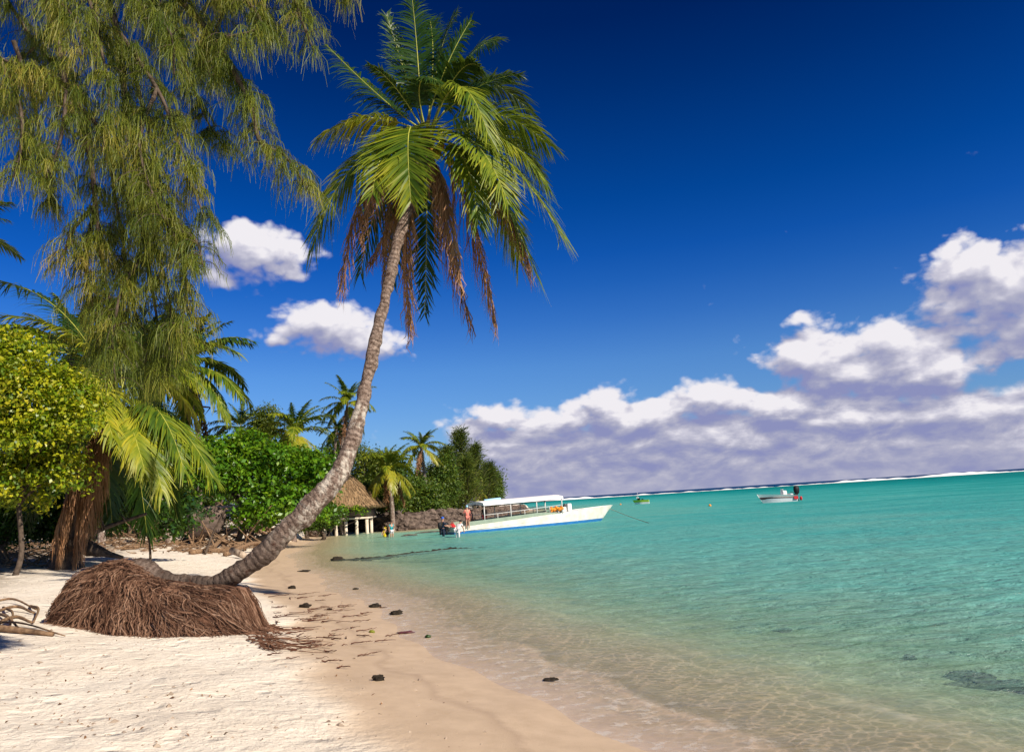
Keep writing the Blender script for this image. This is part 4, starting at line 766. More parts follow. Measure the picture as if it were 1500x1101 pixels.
# ------------------------------------------------------------------ rock wall along the point
WP = [(462, 787), (488, 779), (520, 778.2), (550, 777.6), (600, 776), (650, 771), (700, 763), (762, 750), (770, 748)]
wp = spline([G(*p) for p in WP], 90); mb = MB(); sd_i = 0
for i in range(len(wp)-1):
    seg = np.linalg.norm(wp[i+1]-wp[i]); 
    tp_ = np.interp(wp[i][1], [66, 72, 100, 150], [1.2, 1.5, 1.1, .9])
    for r_ in range(5):
        for k in range(max(1, int(seg/.8))):
            t = random.random(); p = wp[i]*(1-t)+wp[i+1]*t; sd_i += 1; s = random.uniform(.32, .62); rock(mb, (p[0]-r_*.15+random.uniform(-.2, .2), p[1]+r_*.3+.1, .02+r_*tp_*.22+random.uniform(-.1, .1)), (s*1.25, s, s*.8), sd_i, .5)
tag(mb.build('rock_wall', MT['rockw'], None, False), 'long low wall of brown coral rocks edging the wooded point behind the boat', 'wall')
for i, (px, py, w, h) in enumerate(((600, 784, 12, 2), (632, 779, 20, 1.6), (755, 743, 10, 3), (735, 747, 8, 3))):
    p = G(px, py); k = p[1]/FPX; mb = MB(); rock(mb, (p[0], p[1], .0), (w*k, w*k*.5, h*k), 500+i, .4); tag(mb.build('shore_rock', MT['rockw'], None, False), ['low flat rock awash by the wading pair', 'long low rock awash left of the boat stern', 'dark boulder at the end of the rock wall', 'second boulder near the end of the rock wall'][i], 'rock')
# ------------------------------------------------------------------ thatched hut on posts
HY = G(530, 782)[1]; k = HY/FPX; ap = P(513, 693, HY+2.8); ev = P(562, 739, HY)[2]; hx = P(513, 739, HY+2.8)[0]; dk = P(520, 758, HY)[2]
hut = thing('thatched_hut', (hx, HY+2.8, dk), 'thatched open-sided hut on pale posts at the water edge', 'hut'); RW = 2.95; HYc = HY+2.8
mb = MB(); zb = ev; H = ap[2]-zb; C4 = [(-RW, -RW), (RW, -RW), (RW, RW), (-RW, RW)]; nh = 16; nw = 20
for s in range(4):
    a = np.array(C4[s]); b = np.array(C4[(s+1) % 4]); V = []
    for i in range(nh+1):
        t = i/nh; t2 = t
        for j in range(nw+1):
            q = a+(b-a)*j/nw; q = q*(1-t); st = .03*((i % 2) == 0); jj = random.uniform(-.03, .03) if i > 0 else random.uniform(-.06, .04); V.append((hx+q[0]*(1+st*.3), HYc+q[1]*(1+st*.3), zb+H*t2+.10*math.sin(math.pi*t)*-1+st+jj*(1-t)))
    mb.add(V, [[i*(nw+1)+j, i*(nw+1)+j+1, (i+1)*(nw+1)+j+1, (i+1)*(nw+1)+j] for i in range(nh) for j in range(nw)])
    V2 = []; 
    for j in range(nw+1):
        q = a+(b-a)*j/nw; V2 += [(hx+q[0], HYc+q[1], zb+.02), (hx+q[0]*.985, HYc+q[1]*.985, zb-.2-random.uniform(0, .07)), (hx+q[0]*.8, HYc+q[1]*.8, zb+.15)]
    mb.add(V2, [[3*j, 3*j+1, 3*j+4, 3*j+3] for j in range(nw)]+[[3*j+1, 3*j+2, 3*j+5, 3*j+4] for j in range(nw)])
N_ = 2600; side_ = RNG.integers(0, 4, N_); t_ = RNG.uniform(0, .93, N_)**1.2; j_ = RNG.uniform(0.02, .98, N_); CA = np.array(C4, float)
a_ = CA[side_]; b_ = CA[(side_+1) % 4]; q_ = (a_+(b_-a_)*j_[:, None]); ctr_ = (a_+b_)/2; base_ = np.stack([hx+q_[:, 0]*(1-t_), HYc+q_[:, 1]*(1-t_), zb+H*t_-.1*np.sin(math.pi*t_)+.05], 1)
dn_ = unit(np.concatenate([q_, -np.full((N_, 1), H)], 1)+RNG.normal(0, .18, (N_, 3))); L_ = RNG.uniform(.25, .6, N_)[:, None, None]; S_ = np.array([0, .5, 1])[None, :, None]
nrm_ = unit(np.concatenate([unit(ctr_)*H, np.full((N_, 1), RW)], 1)); Pn_ = base_[:, None]+dn_[:, None]*L_*S_+nrm_[:, None]*(.02+.06*S_)
strips(mb, Pn_, unit(np.cross(dn_, nrm_)), np.broadcast_to(np.array([.05, .05, .02])[None], (N_, 3)), RNG.uniform(0, 1, N_))
mb.build('roof', MT['thatch'], hut)
mb = MB(); box(mb, (hx, HYc-.1, dk-.06), (4.3, 4.6, .16)); mb.build('deck', MT['postw'], hut)
for x_, y_ in ((-1.95, -2.2), (.0, -2.2), (1.0, -2.2), (1.95, -2.2), (-.9, -2.2), (1.95, 0), (-1.95, 0)):
    mb = MB(); tube(mb, [(hx+x_, HYc+y_, -1.3), (hx+x_, HYc+y_, dk-.14)], .15, 10); mb.build('support_post', MT['postw'], hut)
for x_, y_ in ((-1.9, -2.1), (1.9, -2.1), (1.9, 2.0), (-1.9, 2.0), (.1, -2.1)):
    mb = MB(); tube(mb, [(hx+x_, HYc+y_, dk), (hx+x_*1.12, HYc+y_*1.05, ev+.3)], .08, 8); mb.build('roof_post', MT['hutwood'], hut)
mb = MB(); box(mb, (hx+.8, HYc-2.12, dk+.42), (2.3, .06, .65)); box(mb, (hx+2.02, HYc-.1, dk+.42), (.06, 4.1, .65)); box(mb, (hx-.1, HYc-2.12, dk+.78), (4.1, .1, .07)); mb.build('railing', MT['hutwood'], hut)
mb = MB(); box(mb, (hx, HYc+2.1, (dk+ev)/2), (3.9, .08, ev-dk)); mb.build('back_wall', MT['hutwood'], hut)
hb = P(480, 757, HY-.5)
leafy('shrub', (hb[0], HY-.8, gz(hb[0], HY-.8)), [PB(478, 752, HY-1, 12, 14), PB(498, 751, HY-1, 12, 8), PB(485, 765, HY-1, 10, 10), PB(522, 749, HY-.6, 7, 6), PB(532, 753, HY-.6, 5, 4)], 'bushg', 'small bright shrub climbing the front rail of the thatched hut', 'shrub', ncl=70, lpc=16, cr=.35, ls=.25, tr=.05)
# ------------------------------------------------------------------ boats
def loft(mb, secs, mi=0, closed=False, tint=.5):
    secs = np.asarray(secs, float); n, m, _ = secs.shape; q = [[i*m+j, (i+1)*m+j, (i+1)*m+j+1, i*m+j+1] for i in range(n-1) for j in range(m-1)]
    mb.add(secs.reshape(-1, 3), q, None, tint, mi)
s0 = G(655, 782.5); s1 = G(880, 762.5); bl = np.linalg.norm((s1-s0)[:2]); brz = math.atan2(s1[1]-s0[1], s1[0]-s0[0])
boat = thing('tour_boat', (s0[0], s0[1], 0), 'long cream tour boat with a white canopy and blue bottom stripe moored by the point', 'boat', rz=brz)
BL = bl  # waterline length; local x from 0 (stern) to BL
def hull(name, z0f, z1f, m, off=0.0, rows=5):
    mb = MB()
    for sgn in (-1, 1):
        S = []
        for x in np.linspace(-.3, 1, 34):
            xx = max(x, 0); z0 = z0f(xx); z1 = z1f(xx); sec = []
            for j in range(rows):
                t = j/(rows-1); z = z0+(z1-z0)*t; hw = 1.15*(1-max(0, (xx-.5)/.5)**2.4)*(.86+.14*min(1, (z+.3)/1.0))+off; over = max(0, (xx-.75)/.25)**1.3*max(z, 0)*1.15
                hwz = max(hw*(1-.0), .02+off)+max(0, z)*.18*max(0, (xx-.6)/.4)*(1 if xx < .98 else .3); sec.append((xx*BL+over, sgn*hwz, z))
            S.append(sec)
        loft(mb, S)
        if sgn == 1: st = S[0]
    rowsp = [[(0, -a[1]*s_, a[2]) for s_ in np.linspace(1, -1, 5)] for a in st]; loft(mb, rowsp)
    return mb
sheer = lambda x: .52+.75*x**1.25
mb = hull('h', lambda x: .16, sheer, None); hb_ = mb.build('hull', MT['cream']); child(hb_, boat)
mb = hull('s', lambda x: -.25, lambda x: .17+.06*x, None, .012); child(mb.build('bottom_stripe', MT['blue']), boat)
mb = MB(); S = []      # rub rail and deck
for x in np.linspace(0, 1, 30):
    z = sheer(x)-.04; hw = max(1.15*(1-max(0, (x-.5)/.5)**2.4), .02)+max(0, z)*.18*max(0, (x-.6)/.4)*(1 if x < .98 else .3)-.02; ov = max(0, (x-.75)/.25)**1.3*z*1.15
    zz = z if x > .62 else z-.3; S.append([(x*BL+ov, -hw, zz), (x*BL+ov, -hw*.5, zz+.02), (x*BL+ov, 0, zz+.03), (x*BL+ov, hw*.5, zz+.02), (x*BL+ov, hw, zz)])
loft(mb, S); child(mb.build('deck', MT['white']), boat)
mb = MB(); 
for sg in (-1, 1):
    S = []
    for x in np.linspace(.08, .66, 12):
        z = sheer(x); hw = 1.13; h = .28*(1-max(0, (x-.5)/.16)**1.5); S.append([(x*BL, sg*hw, z-.02), (x*BL, sg*(hw-.01), z+h), (x*BL, sg*(hw-.07), z+h), (x*BL, sg*(hw-.07), z-.02)])
    loft(mb, S)
child(mb.build('coaming', MT['deckg'], None, False), boat)
CX0, CX1 = .175*BL, .67*BL
mb = MB(); S = []; zc = lambda x: 2.12+.16*(x-CX0)/(CX1-CX0)
for x in np.linspace(CX0-.1, CX1+.1, 12): S.append([(x, -1.2, zc(x)-.2), (x, -1.15, zc(x)), (x, -.6, zc(x)+.12), (x, 0, zc(x)+.16), (x, .6, zc(x)+.12), (x, 1.15, zc(x)), (x, 1.2, zc(x)-.2)])
loft(mb, S); 
for x in (CX0-.1, CX1+.1):
    mb.add([(x, -1.2, zc(x)-.2), (x, -1.15, zc(x)), (x, -.6, zc(x)+.12), (x, 0, zc(x)+.16), (x, .6, zc(x)+.12), (x, 1.15, zc(x)), (x, 1.2, zc(x)-.2), (x, 0, zc(x)-.05)], None, [[7, i, i+1] for i in range(6)])
cano = child(mb.build('canopy', MT['canvas'], None, False), boat)
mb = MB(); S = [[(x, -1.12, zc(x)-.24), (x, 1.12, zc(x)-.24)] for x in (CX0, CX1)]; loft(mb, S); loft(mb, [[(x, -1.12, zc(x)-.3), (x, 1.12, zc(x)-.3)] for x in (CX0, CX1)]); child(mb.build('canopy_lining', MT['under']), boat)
mb = MB(); tube(mb, [(CX0+1.0, .3, zc(CX0)+.2), (CX0+2.6, .35, zc(CX0)+.26)], .09, 8, True, .5, .15); child(mb.build('rolled_cover', MT['lblue']), boat)
for f in (0, .325, .66, 1):
    x = CX0+(CX1-CX0)*f
    for sg in (-1, 1):
        mb = MB(); tube(mb, [(x, sg*1.08, sheer(x/BL)-.1), (x, sg*1.08, zc(x)-.2)], .045, 8); child(mb.build('canopy_post', MT['alu']), boat)
for sg in (-1, 1):
    mb = MB(); xs_ = np.linspace(CX0, CX1, 12); tube(mb, [(x, sg*1.08, sheer(x/BL)+.62) for x in xs_], .028, 6)
    for f in (.16, .5, .83): x = CX0+(CX1-CX0)*f; tube(mb, [(x, sg*1.08, sheer(x/BL)), (x, sg*1.08, sheer(x/BL)+.62)], .028, 6)
    child(mb.build('side_rail', MT['alu']), boat)
for sg in (-1, 1):
    mb = MB(); tube(mb, [(CX0+.2, sg*.75, .62), (CX1-.3, sg*.75, 1.05)], .16, 6); child(mb.build('bench', MT['hutwood']), boat)
mb = MB(); box(mb, (.765*BL, -.1, sheer(.765)+.28), (.42, .5, .62), bev=.04); child(mb.build('console', MT['white'], None, False), boat)
mb = MB(); tube(mb, [(.73*BL, -.1, sheer(.73)), (.735*BL, -.1, sheer(.73)+.35), (.74*BL, -.1, sheer(.73)+.62)], [.06, .12, .05], 8); child(mb.build('mooring_bitt', MT['black']), boat)
mb = MB(); box(mb, (.695*BL, -.7, sheer(.68)+.22), (.5, .4, .42), bev=.04); child(mb.build('bench_box', MT['cream'], None, False), boat)
lj = s0[:2]+(s1-s0)[:2]*.645
for i in range(5):
    mb = MB(); x = .60*BL+i*.27; rock(mb, (0, 0, 0), (.19, .12, random.uniform(.14, .24)), 70+i, .35); box(mb, (0, -.12, .0), (.3, .04, .05), mi=0)
    o = mb.build('life_jacket', MT['orange']); cz, sz_ = math.cos(brz), math.sin(brz); o.location = (s0[0]+x*cz+1.0*sz_, s0[1]+x*sz_-1.0*cz, sheer(.63)+.35+random.uniform(-.04, .08)); o.rotation_euler = (0, .3*i, brz)
    tag(o, 'orange life jacket in the row stowed at the front end of the tour boat canopy', 'life jacket', 'orange life jackets stowed on the tour boat')
def engine(name, parent, loc, s, m, world=False):
    mb = MB(); x, y, z = loc; 
    S = []
    for t, w, d in ((0, .14, .18), (.12, .19, .28), (.42, .21, .33), (.72, .19, .3), (.84, .08, .14)): S.append([(x+s*d*math.cos(a_)*1.0, y+s*w*math.sin(a_), z+s*(.35+t)) for a_ in np.linspace(0, 2*math.pi, 13)])
    loft(mb, S); mb.add([(x, y, z+s*1.2)]+S[-1][:-1], None, [[0, i+1, (i+1) % 12+1] for i in range(12)])
    tube(mb, [(x, y, z+s*.4), (x-.02*s, y, z-.1*s), (x-.05*s, y, z-.55*s)], [.13*s, .1*s, .07*s], 8); box(mb, (x+.02, y, z-.35*s), (.4*s, .22*s, .03*s)); box(mb, (x+.2*s, y, z+.22*s), (.22*s, .3*s, .28*s))
    tube(mb, [(x+.15*s, y, z+.45*s), (x+.7*s, y, z+.6*s)], .03*s, 6)
    o = mb.build(name, m); child(o, parent); return o
engine('outboard_motor', boat, (-.3, -.45, .2), .6, MT['black']); engine('outboard_motor', boat, (-.3, .45, .2), .6, MT['black'])
# mooring line
bw = Vector((BL+1.1, 0, 1.0)); bw = Matrix.Rotation(brz, 3, 'Z') @ bw+Vector((s0[0], s0[1], 0)); e = G(985, 768)
mb = MB(); pth = bez(bw, (np.array(bw)+np.array([e[0], e[1], -.3]))/2-np.array([0, 0, .25]), (e[0], e[1], -.3), 20); tube(mb, pth, .022, 5); tag(mb.build('mooring_rope', MT['rope']), 'pale mooring rope running from the tour boat bow into the water', 'rope')
# small white motorboat
q0 = G(1165, 733.5); q1 = G(1117, 735); L2 = 4.1
sb = thing('motorboat', (q0[0], q0[1], 0), 'small white open motorboat with maroon rub band and black outboard on the lagoon', 'boat', rz=math.pi+.13)
def shull(z0, z1, flare, BLn, w, off=0, cap=True):
    mb = MB()
    for sg in (-1, 1):
        S = []
        for x in np.linspace(0, 1, 20):
            zz0 = z0(x); zz1 = z1(x); S.append([(x*BLn+max(0, z0(x)+(zz1-zz0)*t)*.6*x**4, sg*(max(w*(1-max(0, (x-.45)/.55)**2.2), .03)*(.82+flare*t)+off), zz0+(zz1-zz0)*t) for t in np.linspace(0, 1, 4)])
        loft(mb, S)
        if sg == 1: s_0 = S[0]
    if cap: loft(mb, [[(0, a[1]*k_, a[2]) for k_ in (1, .5, 0, -.5, -1)] for a in s_0])
    return mb
child(shull(lambda x: -.15, lambda x: .42+.1*x, .16, L2, .8).build('hull', MT['plasticw']), sb)
child(shull(lambda x: .3+.12*x, lambda x: .5+.18*x, .22, L2, .82, .03).build('rub_band', MT['maroon']), sb)
child(shull(lambda x: .48+.18*x, lambda x: .72+.35*x, .26, L2, .84, .02).build('topsides', MT['white']), sb)
mb = MB(); loft(mb, [[(x*L2, -.8*(1-max(0, (x-.45)/.55)**2.2), .5+.2*x), (x*L2, .8*(1-max(0, (x-.45)/.55)**2.2), .5+.2*x)] for x in np.linspace(0.02, .95, 14)]); child(mb.build('deck', MT['white']), sb)
mb = MB(); box(mb, (1.35, 0, .95), (.55, .7, .75), bev=.06); box(mb, (1.55, 0, 1.4), (.05, .6, .25)); child(mb.build('console', MT['white'], None, False), sb)
mb = MB(); box(mb, (.6, 0, .78), (.4, 1.1, .3), bev=.05); child(mb.build('seat', MT['pale'], None, False), sb)
engine('outboard_motor', sb, (-.3, 0, .45), 1.15, MT['black'])
mb = MB(); box(mb, (.28, .86, .42), (.55, .06, .36), bev=.02); box(mb, (.28, -.86, .42), (.55, .06, .36), bev=.02); child(mb.build('stern_panel', MT['red'], None, False), sb)
bq = G(1170, 733)
for i, (dx, c_) in enumerate(((.62, 'red'), )):
    mb = MB(); rock(mb, (q0[0]+dx, q0[1]-.3, .3), (.17, .15, .26), 91, .12); tag(mb.build('mooring_buoy', MT[c_]), 'red and white float just behind the motorboat outboard', 'buoy')
# lime and white dinghy
q0 = G(951, 737.2)
db = thing('dinghy', (q0[0], q0[1], 0), 'tiny lime and white dinghy with a thin mast far out on the lagoon', 'boat', rz=math.pi-.25)
child(shull(lambda x: -.1, lambda x: .35, .16, 2.6, .6).build('hull', MT['white']), db); child(shull(lambda x: .33, lambda x: .72+.1*x, .2, 2.6, .62, .02).build('topsides', MT['lime']), db)
mb = MB(); box(mb, (1.9, 0, .85), (.5, .6, .6), bev=.05); box(mb, (1.2, 0, .75), (.35, .9, .4), bev=.04); child(mb.build('engine_box', MT['black'], None, False), db)
mb = MB(); box(mb, (2.1, 0, 1.2), (.5, .5, .25), bev=.05); child(mb.build('locker', MT['white'], None, False), db)
mb = MB(); tube(mb, [(2.05, 0, .6), (2.05, 0, 2.2)], .03, 6); child(mb.build('mast', MT['alu']), db)
for (px, py, lb) in ((1040, 741, 'nearer small orange float on the lagoon between dinghy and motorboat'), (909, 739, 'farther small orange float left of the dinghy')):
    p = G(px, py); mb = MB(); rock(mb, (p[0], p[1], .06), (.17, .17, .16), 12, .05); tube(mb, [(p[0], p[1], .15), (p[0], p[1], .28)], .04, 6); tag(mb.build('buoy', MT['orange']), lb, 'buoy')
# ------------------------------------------------------------------ people
def skinmesh(verts, edges, sub=2):
    me = bpy.data.meshes.new('tmp'); me.from_pydata([v[0] for v in verts], edges, []); o = bpy.data.objects.new('tmp', me); COL.objects.link(o); md = o.modifiers.new('s', 'SKIN'); md.use_smooth_shade = True
    sk = me.skin_vertices[0].data
    for i, v in enumerate(verts): r = v[1]; sk[i].radius = (r, r) if not isinstance(r, tuple) else r; sk[i].use_root = (i == 0)
    m2 = o.modifiers.new('b', 'SUBSURF'); m2.levels = sub; m2.render_levels = sub
    dg = bpy.context.evaluated_depsgraph_get(); dg.update(); ev_ = o.evaluated_get(dg); r = bpy.data.meshes.new_from_object(ev_); bpy.data.objects.remove(o); return r
def person(loc, rz, label, J, parts, hair='hair', skin='skin', s=1.0, group=None):
    """J: joint dict overrides; parts: list of (name, material, kind)"""
    D = dict(pel=(0, 0, .93), wst=(0, 0, 1.08), chs=(0, .0, 1.3), nck=(0, 0, 1.48), hd0=(0, .01, 1.57), hd1=(0, .02, 1.68), hd2=(0, .01, 1.76), shL=(-.18, 0, 1.42), elL=(-.24, 0, 1.14), wrL=(-.25, .06, .9), shR=(.18, 0, 1.42), elR=(.24, 0, 1.14), wrR=(.25, .06, .9),
             hpL=(-.09, 0, .9), knL=(-.1, .02, .5), anL=(-.1, 0, .09), toL=(-.11, .15, .04), hpR=(.09, 0, .9), knR=(.1, .02, .5), anR=(.1, 0, .09), toR=(.11, .15, .04)); D.update(J)
    Rd = dict(pel=(.14, .11), wst=(.125, .1), chs=(.155, .115), nck=.055, hd0=.07, hd1=.092, hd2=.07, shL=.06, elL=.042, wrL=.028, shR=.06, elR=.042, wrR=.028, hpL=.085, knL=.055, anL=.038, toL=.03, hpR=.085, knR=.055, anR=.038, toR=.03)
    E = [('pel', 'wst'), ('wst', 'chs'), ('chs', 'nck'), ('nck', 'hd0'), ('hd0', 'hd1'), ('hd1', 'hd2')]
    for q in 'LR': E += [('chs', 'sh'+q), ('sh'+q, 'el'+q), ('el'+q, 'wr'+q), ('pel', 'hp'+q), ('hp'+q, 'kn'+q), ('kn'+q, 'an'+q), ('an'+q, 'to'+q)]
    for q in 'LR':      # hand: palm, four fingers, thumb
        w = Vector(D['wr'+q]); d = (w-Vector(D['el'+q])).normalized(); sx = Vector((1, 0, 0)) if abs(d.x) < .8 else Vector((0, 0, 1)); fw = d.cross(sx).normalized(); pm = w+d*.07; D['pm'+q] = pm[:]; Rd['pm'+q] = (.032, .02); E.append(('wr'+q, 'pm'+q))
        for i, l in enumerate((.06, .075, .07, .055)): n = f'f{q}{i}'; D[n] = (pm+d*l+fw*(.024*(i-1.5))+sx*.012)[:]; Rd[n] = .008; E.append(('pm'+q, n))
        D['t'+q] = (w+d*.06-fw*.055)[:]; Rd['t'+q] = .009; E.append(('wr'+q, 't'+q))
    keys = list(D); 
    def mk(ks, es, grow, rmin=0): return skinmesh([(D[k], tuple(x*grow for x in Rd[k]) if isinstance(Rd[k], tuple) else max(Rd[k]*grow, rmin)) for k in ks], [(ks.index(a), ks.index(b)) for a, b in es])
    root = thing('person', loc, label, 'person', group, rz); root.scale = (s, s, s)
    me = mk(keys, E, 1.0); me.materials.append(MT[skin]); b = bpy.data.objects.new('body', me); COL.objects.link(b); b.parent = root
    for nm, m, kd in parts:
        if kd == 'shirt': ks = ['chs', 'wst', 'shL', 'shR', 'eeL', 'eeR', 'pel']; 
        elif kd == 'long': ks = ['chs', 'wst', 'shL', 'shR', 'elL', 'elR', 'pel']
        elif kd == 'shorts': ks = ['pel', 'hpL', 'hpR', 'ttL', 'ttR']
        elif kd == 'trousers': ks = ['pel', 'hpL', 'hpR', 'knL', 'knR', 'anL', 'anR']
        for q in 'LR':
            D['ee'+q] = tuple((np.array(D['sh'+q])+np.array(D['el'+q]))/2); Rd['ee'+q] = .06; D['tt'+q] = tuple(np.array(D['hp'+q])*.35+np.array(D['kn'+q])*.65); Rd['tt'+q] = .08
        es = [p for p in ([('chs', 'wst'), ('wst', 'pel'), ('chs', 'shL'), ('chs', 'shR'), ('shL', 'eeL'), ('shR', 'eeR'), ('shL', 'elL'), ('shR', 'elR'), ('pel', 'hpL'), ('pel', 'hpR'), ('hpL', 'ttL'), ('hpR', 'ttR'), ('hpL', 'knL'), ('hpR', 'knR'), ('knL', 'anL'), ('knR', 'anR')]) if p[0] in ks and p[1] in ks]
        me = mk(ks, es, 1.16); me.materials.append(MT[m]); o = bpy.data.objects.new(nm, me); COL.objects.link(o); o.parent = root
    if hair:
        h = np.array(D['hd1']); mb = MB(); V = ICO_V*np.array([.1, .112, .105])+h+np.array([0, -.012, .035]); keep = (V[ICO_F].mean(1)[:, 2] > h[2]+.0) | (V[ICO_F].mean(1)[:, 1] < h[1]-.03); mb.add(V, None, ICO_F[keep]); o = mb.build('cap' if hair != 'hair' else 'hair', MT[hair]); o.parent = root
    h = np.array(D['hd1']); mb = MB()      # face: nose, ears, eyes, mouth
    for dx in (-.033, .033): rock(mb, h+np.array([dx, .088, .0]), (.012, .008, .007), 1, 0)
    rock(mb, h+np.array([0, .088, -.055]), (.022, .007, .005), 2, 0); o = mb.build('eyes_and_mouth', MT['hair']); o.parent = root
    mb = MB(); rock(mb, h+np.array([0, .1, -.022]), (.012, .016, .02), 1, 0)
    for dx in (-.094, .094): rock(mb, h+np.array([dx, 0, -.01]), (.012, .018, .028), 3, 0)
    o = mb.build('nose_and_ears', MT[skin]); o.parent = root
    return root
def onboat(x, y, z): v = Matrix.Rotation(brz, 3, 'Z') @ Vector((x, y, 0)); return (s0[0]+v.x, s0[1]+v.y, z)
bend = dict(wst=(0, .1, 1.05), chs=(0, .25, 1.2), nck=(0, .36, 1.32), hd0=(0, .42, 1.38), hd1=(0, .48, 1.45), hd2=(0, .5, 1.52), shL=(-.17, .3, 1.28), elL=(-.2, .42, 1.02), wrL=(-.16, .55, .82), shR=(.17, .3, 1.28), elR=(.2, .42, 1.02), wrR=(.16, .55, .82))
person(onboat(1.05, -1.25, -.02+.35), brz-.3+math.pi*.0, 'person in a coral pink top and light blue cap standing at the tour boat stern', dict(elR=(.26, .1, 1.16), wrR=(.2, .3, 1.1), elL=(-.3, .05, 1.2), wrL=(-.22, .28, 1.16)), [('shirt', 'pink', 'long'), ('shorts', 'pink', 'shorts')], hair='lblue', s=.95)
p = G(650, 785); person((p[0], p[1]-.3, -.45), -1.2, 'person in a dark wetsuit standing in the water at the tour boat stern', dict(elR=(.3, .2, 1.2), wrR=(.25, .45, 1.15), elL=(-.25, .2, 1.18), wrL=(-.2, .45, 1.1)), [('wetsuit_top', 'navy', 'long'), ('wetsuit_legs', 'navy', 'trousers')], hair='bluec')
p = G(671, 786); person((p[0], p[1]-.3, -.45), -.5, 'person in pale clothes bending beside the tour boat stern', bend, [('shirt', 'pale', 'shirt'), ('trousers', 'pale', 'trousers')])
p = G(664, 781); mb = MB(); rock(mb, (p[0]+.0, p[1]-.3, .42), (.26, .18, .32), 44, .2); tube(mb, bez((p[0]-.12, p[1]-.3, .7), (p[0], p[1]-.3, .98), (p[0]+.12, p[1]-.3, .7), 8), .02, 5); tag(mb.build('bag', MT['red']), 'red bag held up between the two people in the water at the boat stern', 'bag')
person(onboat(.235*BL, .3, .32), 0.5, 'dark-clothed person standing under the tour boat canopy', {}, [('shirt', 'black', 'shirt'), ('shorts', 'red', 'shorts')], skin='skin2', s=.9)
sit = dict(knL=(-.1, .42, .9), anL=(-.1, .45, .48), toL=(-.1, .6, .44), knR=(.1, .42, .9), anR=(.1, .45, .48), toR=(.1, .6, .44))
person(onboat(.155*BL, .2, .0), 1.3, 'person seated in dark red inside the tour boat near the stern', sit, [('shirt', 'maroon', 'shirt'), ('shorts', 'black', 'shorts')], skin='skin2', s=.95)
p = G(574, 786); person((p[0], p[1], -.3), math.pi+.5, 'wading person in a teal top and pale shorts near the hut', dict(elL=(-.3, .1, 1.2), wrL=(-.2, .3, 1.3)), [('shirt', 'teal', 'shirt'), ('shorts', 'pale', 'shorts')], s=.85)
p2 = G(569, 786); person((p2[0]-.05, p2[1]-.1, -.38), math.pi-.8, 'shorter wading person leaning beside the teal-topped one', bend, [('shorts', 'black', 'shorts')], s=.78)
p3 = G(565.5, 785.5); mb = MB(); rock(mb, (p3[0]-.05, p3[1]-.15, .28), (.2, .14, .42), 33, .12); tube(mb, bez((p3[0]-.1, p3[1]-.15, .66), (p3[0]-.02, p3[1]-.15, .85), (p3[0]+.08, p3[1]-.15, .66), 6), .015, 5); tag(mb.build('bag', MT['yellow']), 'yellow bag held by the wading pair near the hut', 'bag')
# ------------------------------------------------------------------ beach clutter
def log(name, p0, p1, r, label, m='drift', group=None, sag=.0, cat='driftwood', twigs=0):
    p0 = np.asarray(p0); p1 = np.asarray(p1); mb = MB(); mid = (p0+p1)/2+RNG.normal(0, .12, 3)*np.linalg.norm(p1-p0)*.5*np.array([1, 1, .3])+np.array([0, 0, sag]); tube(mb, spline([p0, mid, p1], 14), np.linspace(r, r*.55, 14), 9, True, .5, .13)
    for i in range(twigs): t = random.uniform(.3, .9); b = p0+(p1-p0)*t; e = b+np.array([random.uniform(-.5, .5), random.uniform(-.4, .2), random.uniform(.1, .5)])*np.linalg.norm(p1-p0)*.4; tube(mb, spline([b, (b+e)/2+RNG.normal(0, .06, 3), e], 7), np.linspace(r*.45, r*.12, 7), 5, True)
    return tag(mb.build(name, MT[m]), label, cat, group)
def GZ(px, py, dz=.05): p = GR(px, py); p[2] += dz; return p
# rubble line
spots = [(random.uniform(140, 405), random.uniform(782, 808)) for _ in range(85)]
for i, (px, py) in enumerate(spots):
    p = GR(px, py); s = random.uniform(1.5, 5)*p[1]/FPX; mb = MB(); rock(mb, (0, 0, 0), (s*1.25, s, s*.8), i, .5); o = mb.build('coral_rock', MT['rubble'], None, False); o.location = Vector(p+np.array([0, 0, s*.3])); tag(o, 'pale coral rock in the rubble line at the back of the beach', 'rock', 'coral rocks along the back of the beach')
LG = [((150, 798), (255, 786)), ((180, 806), (235, 796)), ((250, 800), (335, 784)), ((280, 812), (375, 800)), ((310, 806), (395, 778)), ((330, 815), (405, 806)), ((215, 785), (280, 795)), ((300, 795), (345, 806)), ((160, 788), (205, 792)), ((345, 803), (385, 780)), ((362, 800), (402, 786)), ((265, 806), (300, 798))]
for i, (a_, b_) in enumerate(LG): log('driftwood_log', GZ(*a_, .12), GZ(*b_, .3), random.uniform(.09, .2), 'weathered driftwood log in the tangle at the back of the beach', group='driftwood logs at the back of the beach', twigs=5)
mb = MB()     # uncountable sticks and roots
for i in range(650):
    px = random.uniform(135, 410); py = random.uniform(778, 812) - max(0, (px-300))*.02; p = GZ(px, py, random.uniform(0, .35)); an = random.uniform(0, 6.28); L = random.uniform(.2, 1.2); e = p+np.array([math.cos(an)*L, math.sin(an)*L*.6, random.uniform(-.15, .35)*L]); tube(mb, spline([p, (p+e)/2+RNG.normal(0, .07, 3), e], 5), np.linspace(.035, .012, 5), 4, False, random.random())
tag(mb.build('driftwood_debris', MT['drift']), 'tangle of sticks and roots along the back of the beach', 'debris', kind='stuff')
p = GR(302, 800); mb = MB(); kk = p[1]/FPX; rock(mb, P(302, 762, p[1]), (28*kk, 16*kk, 22*kk), 3, .25, 1.6); tag(mb.build('boulder', MT['rockw'], None, False), 'large rounded mottled grey-brown boulder under the bright green tree', 'boulder')
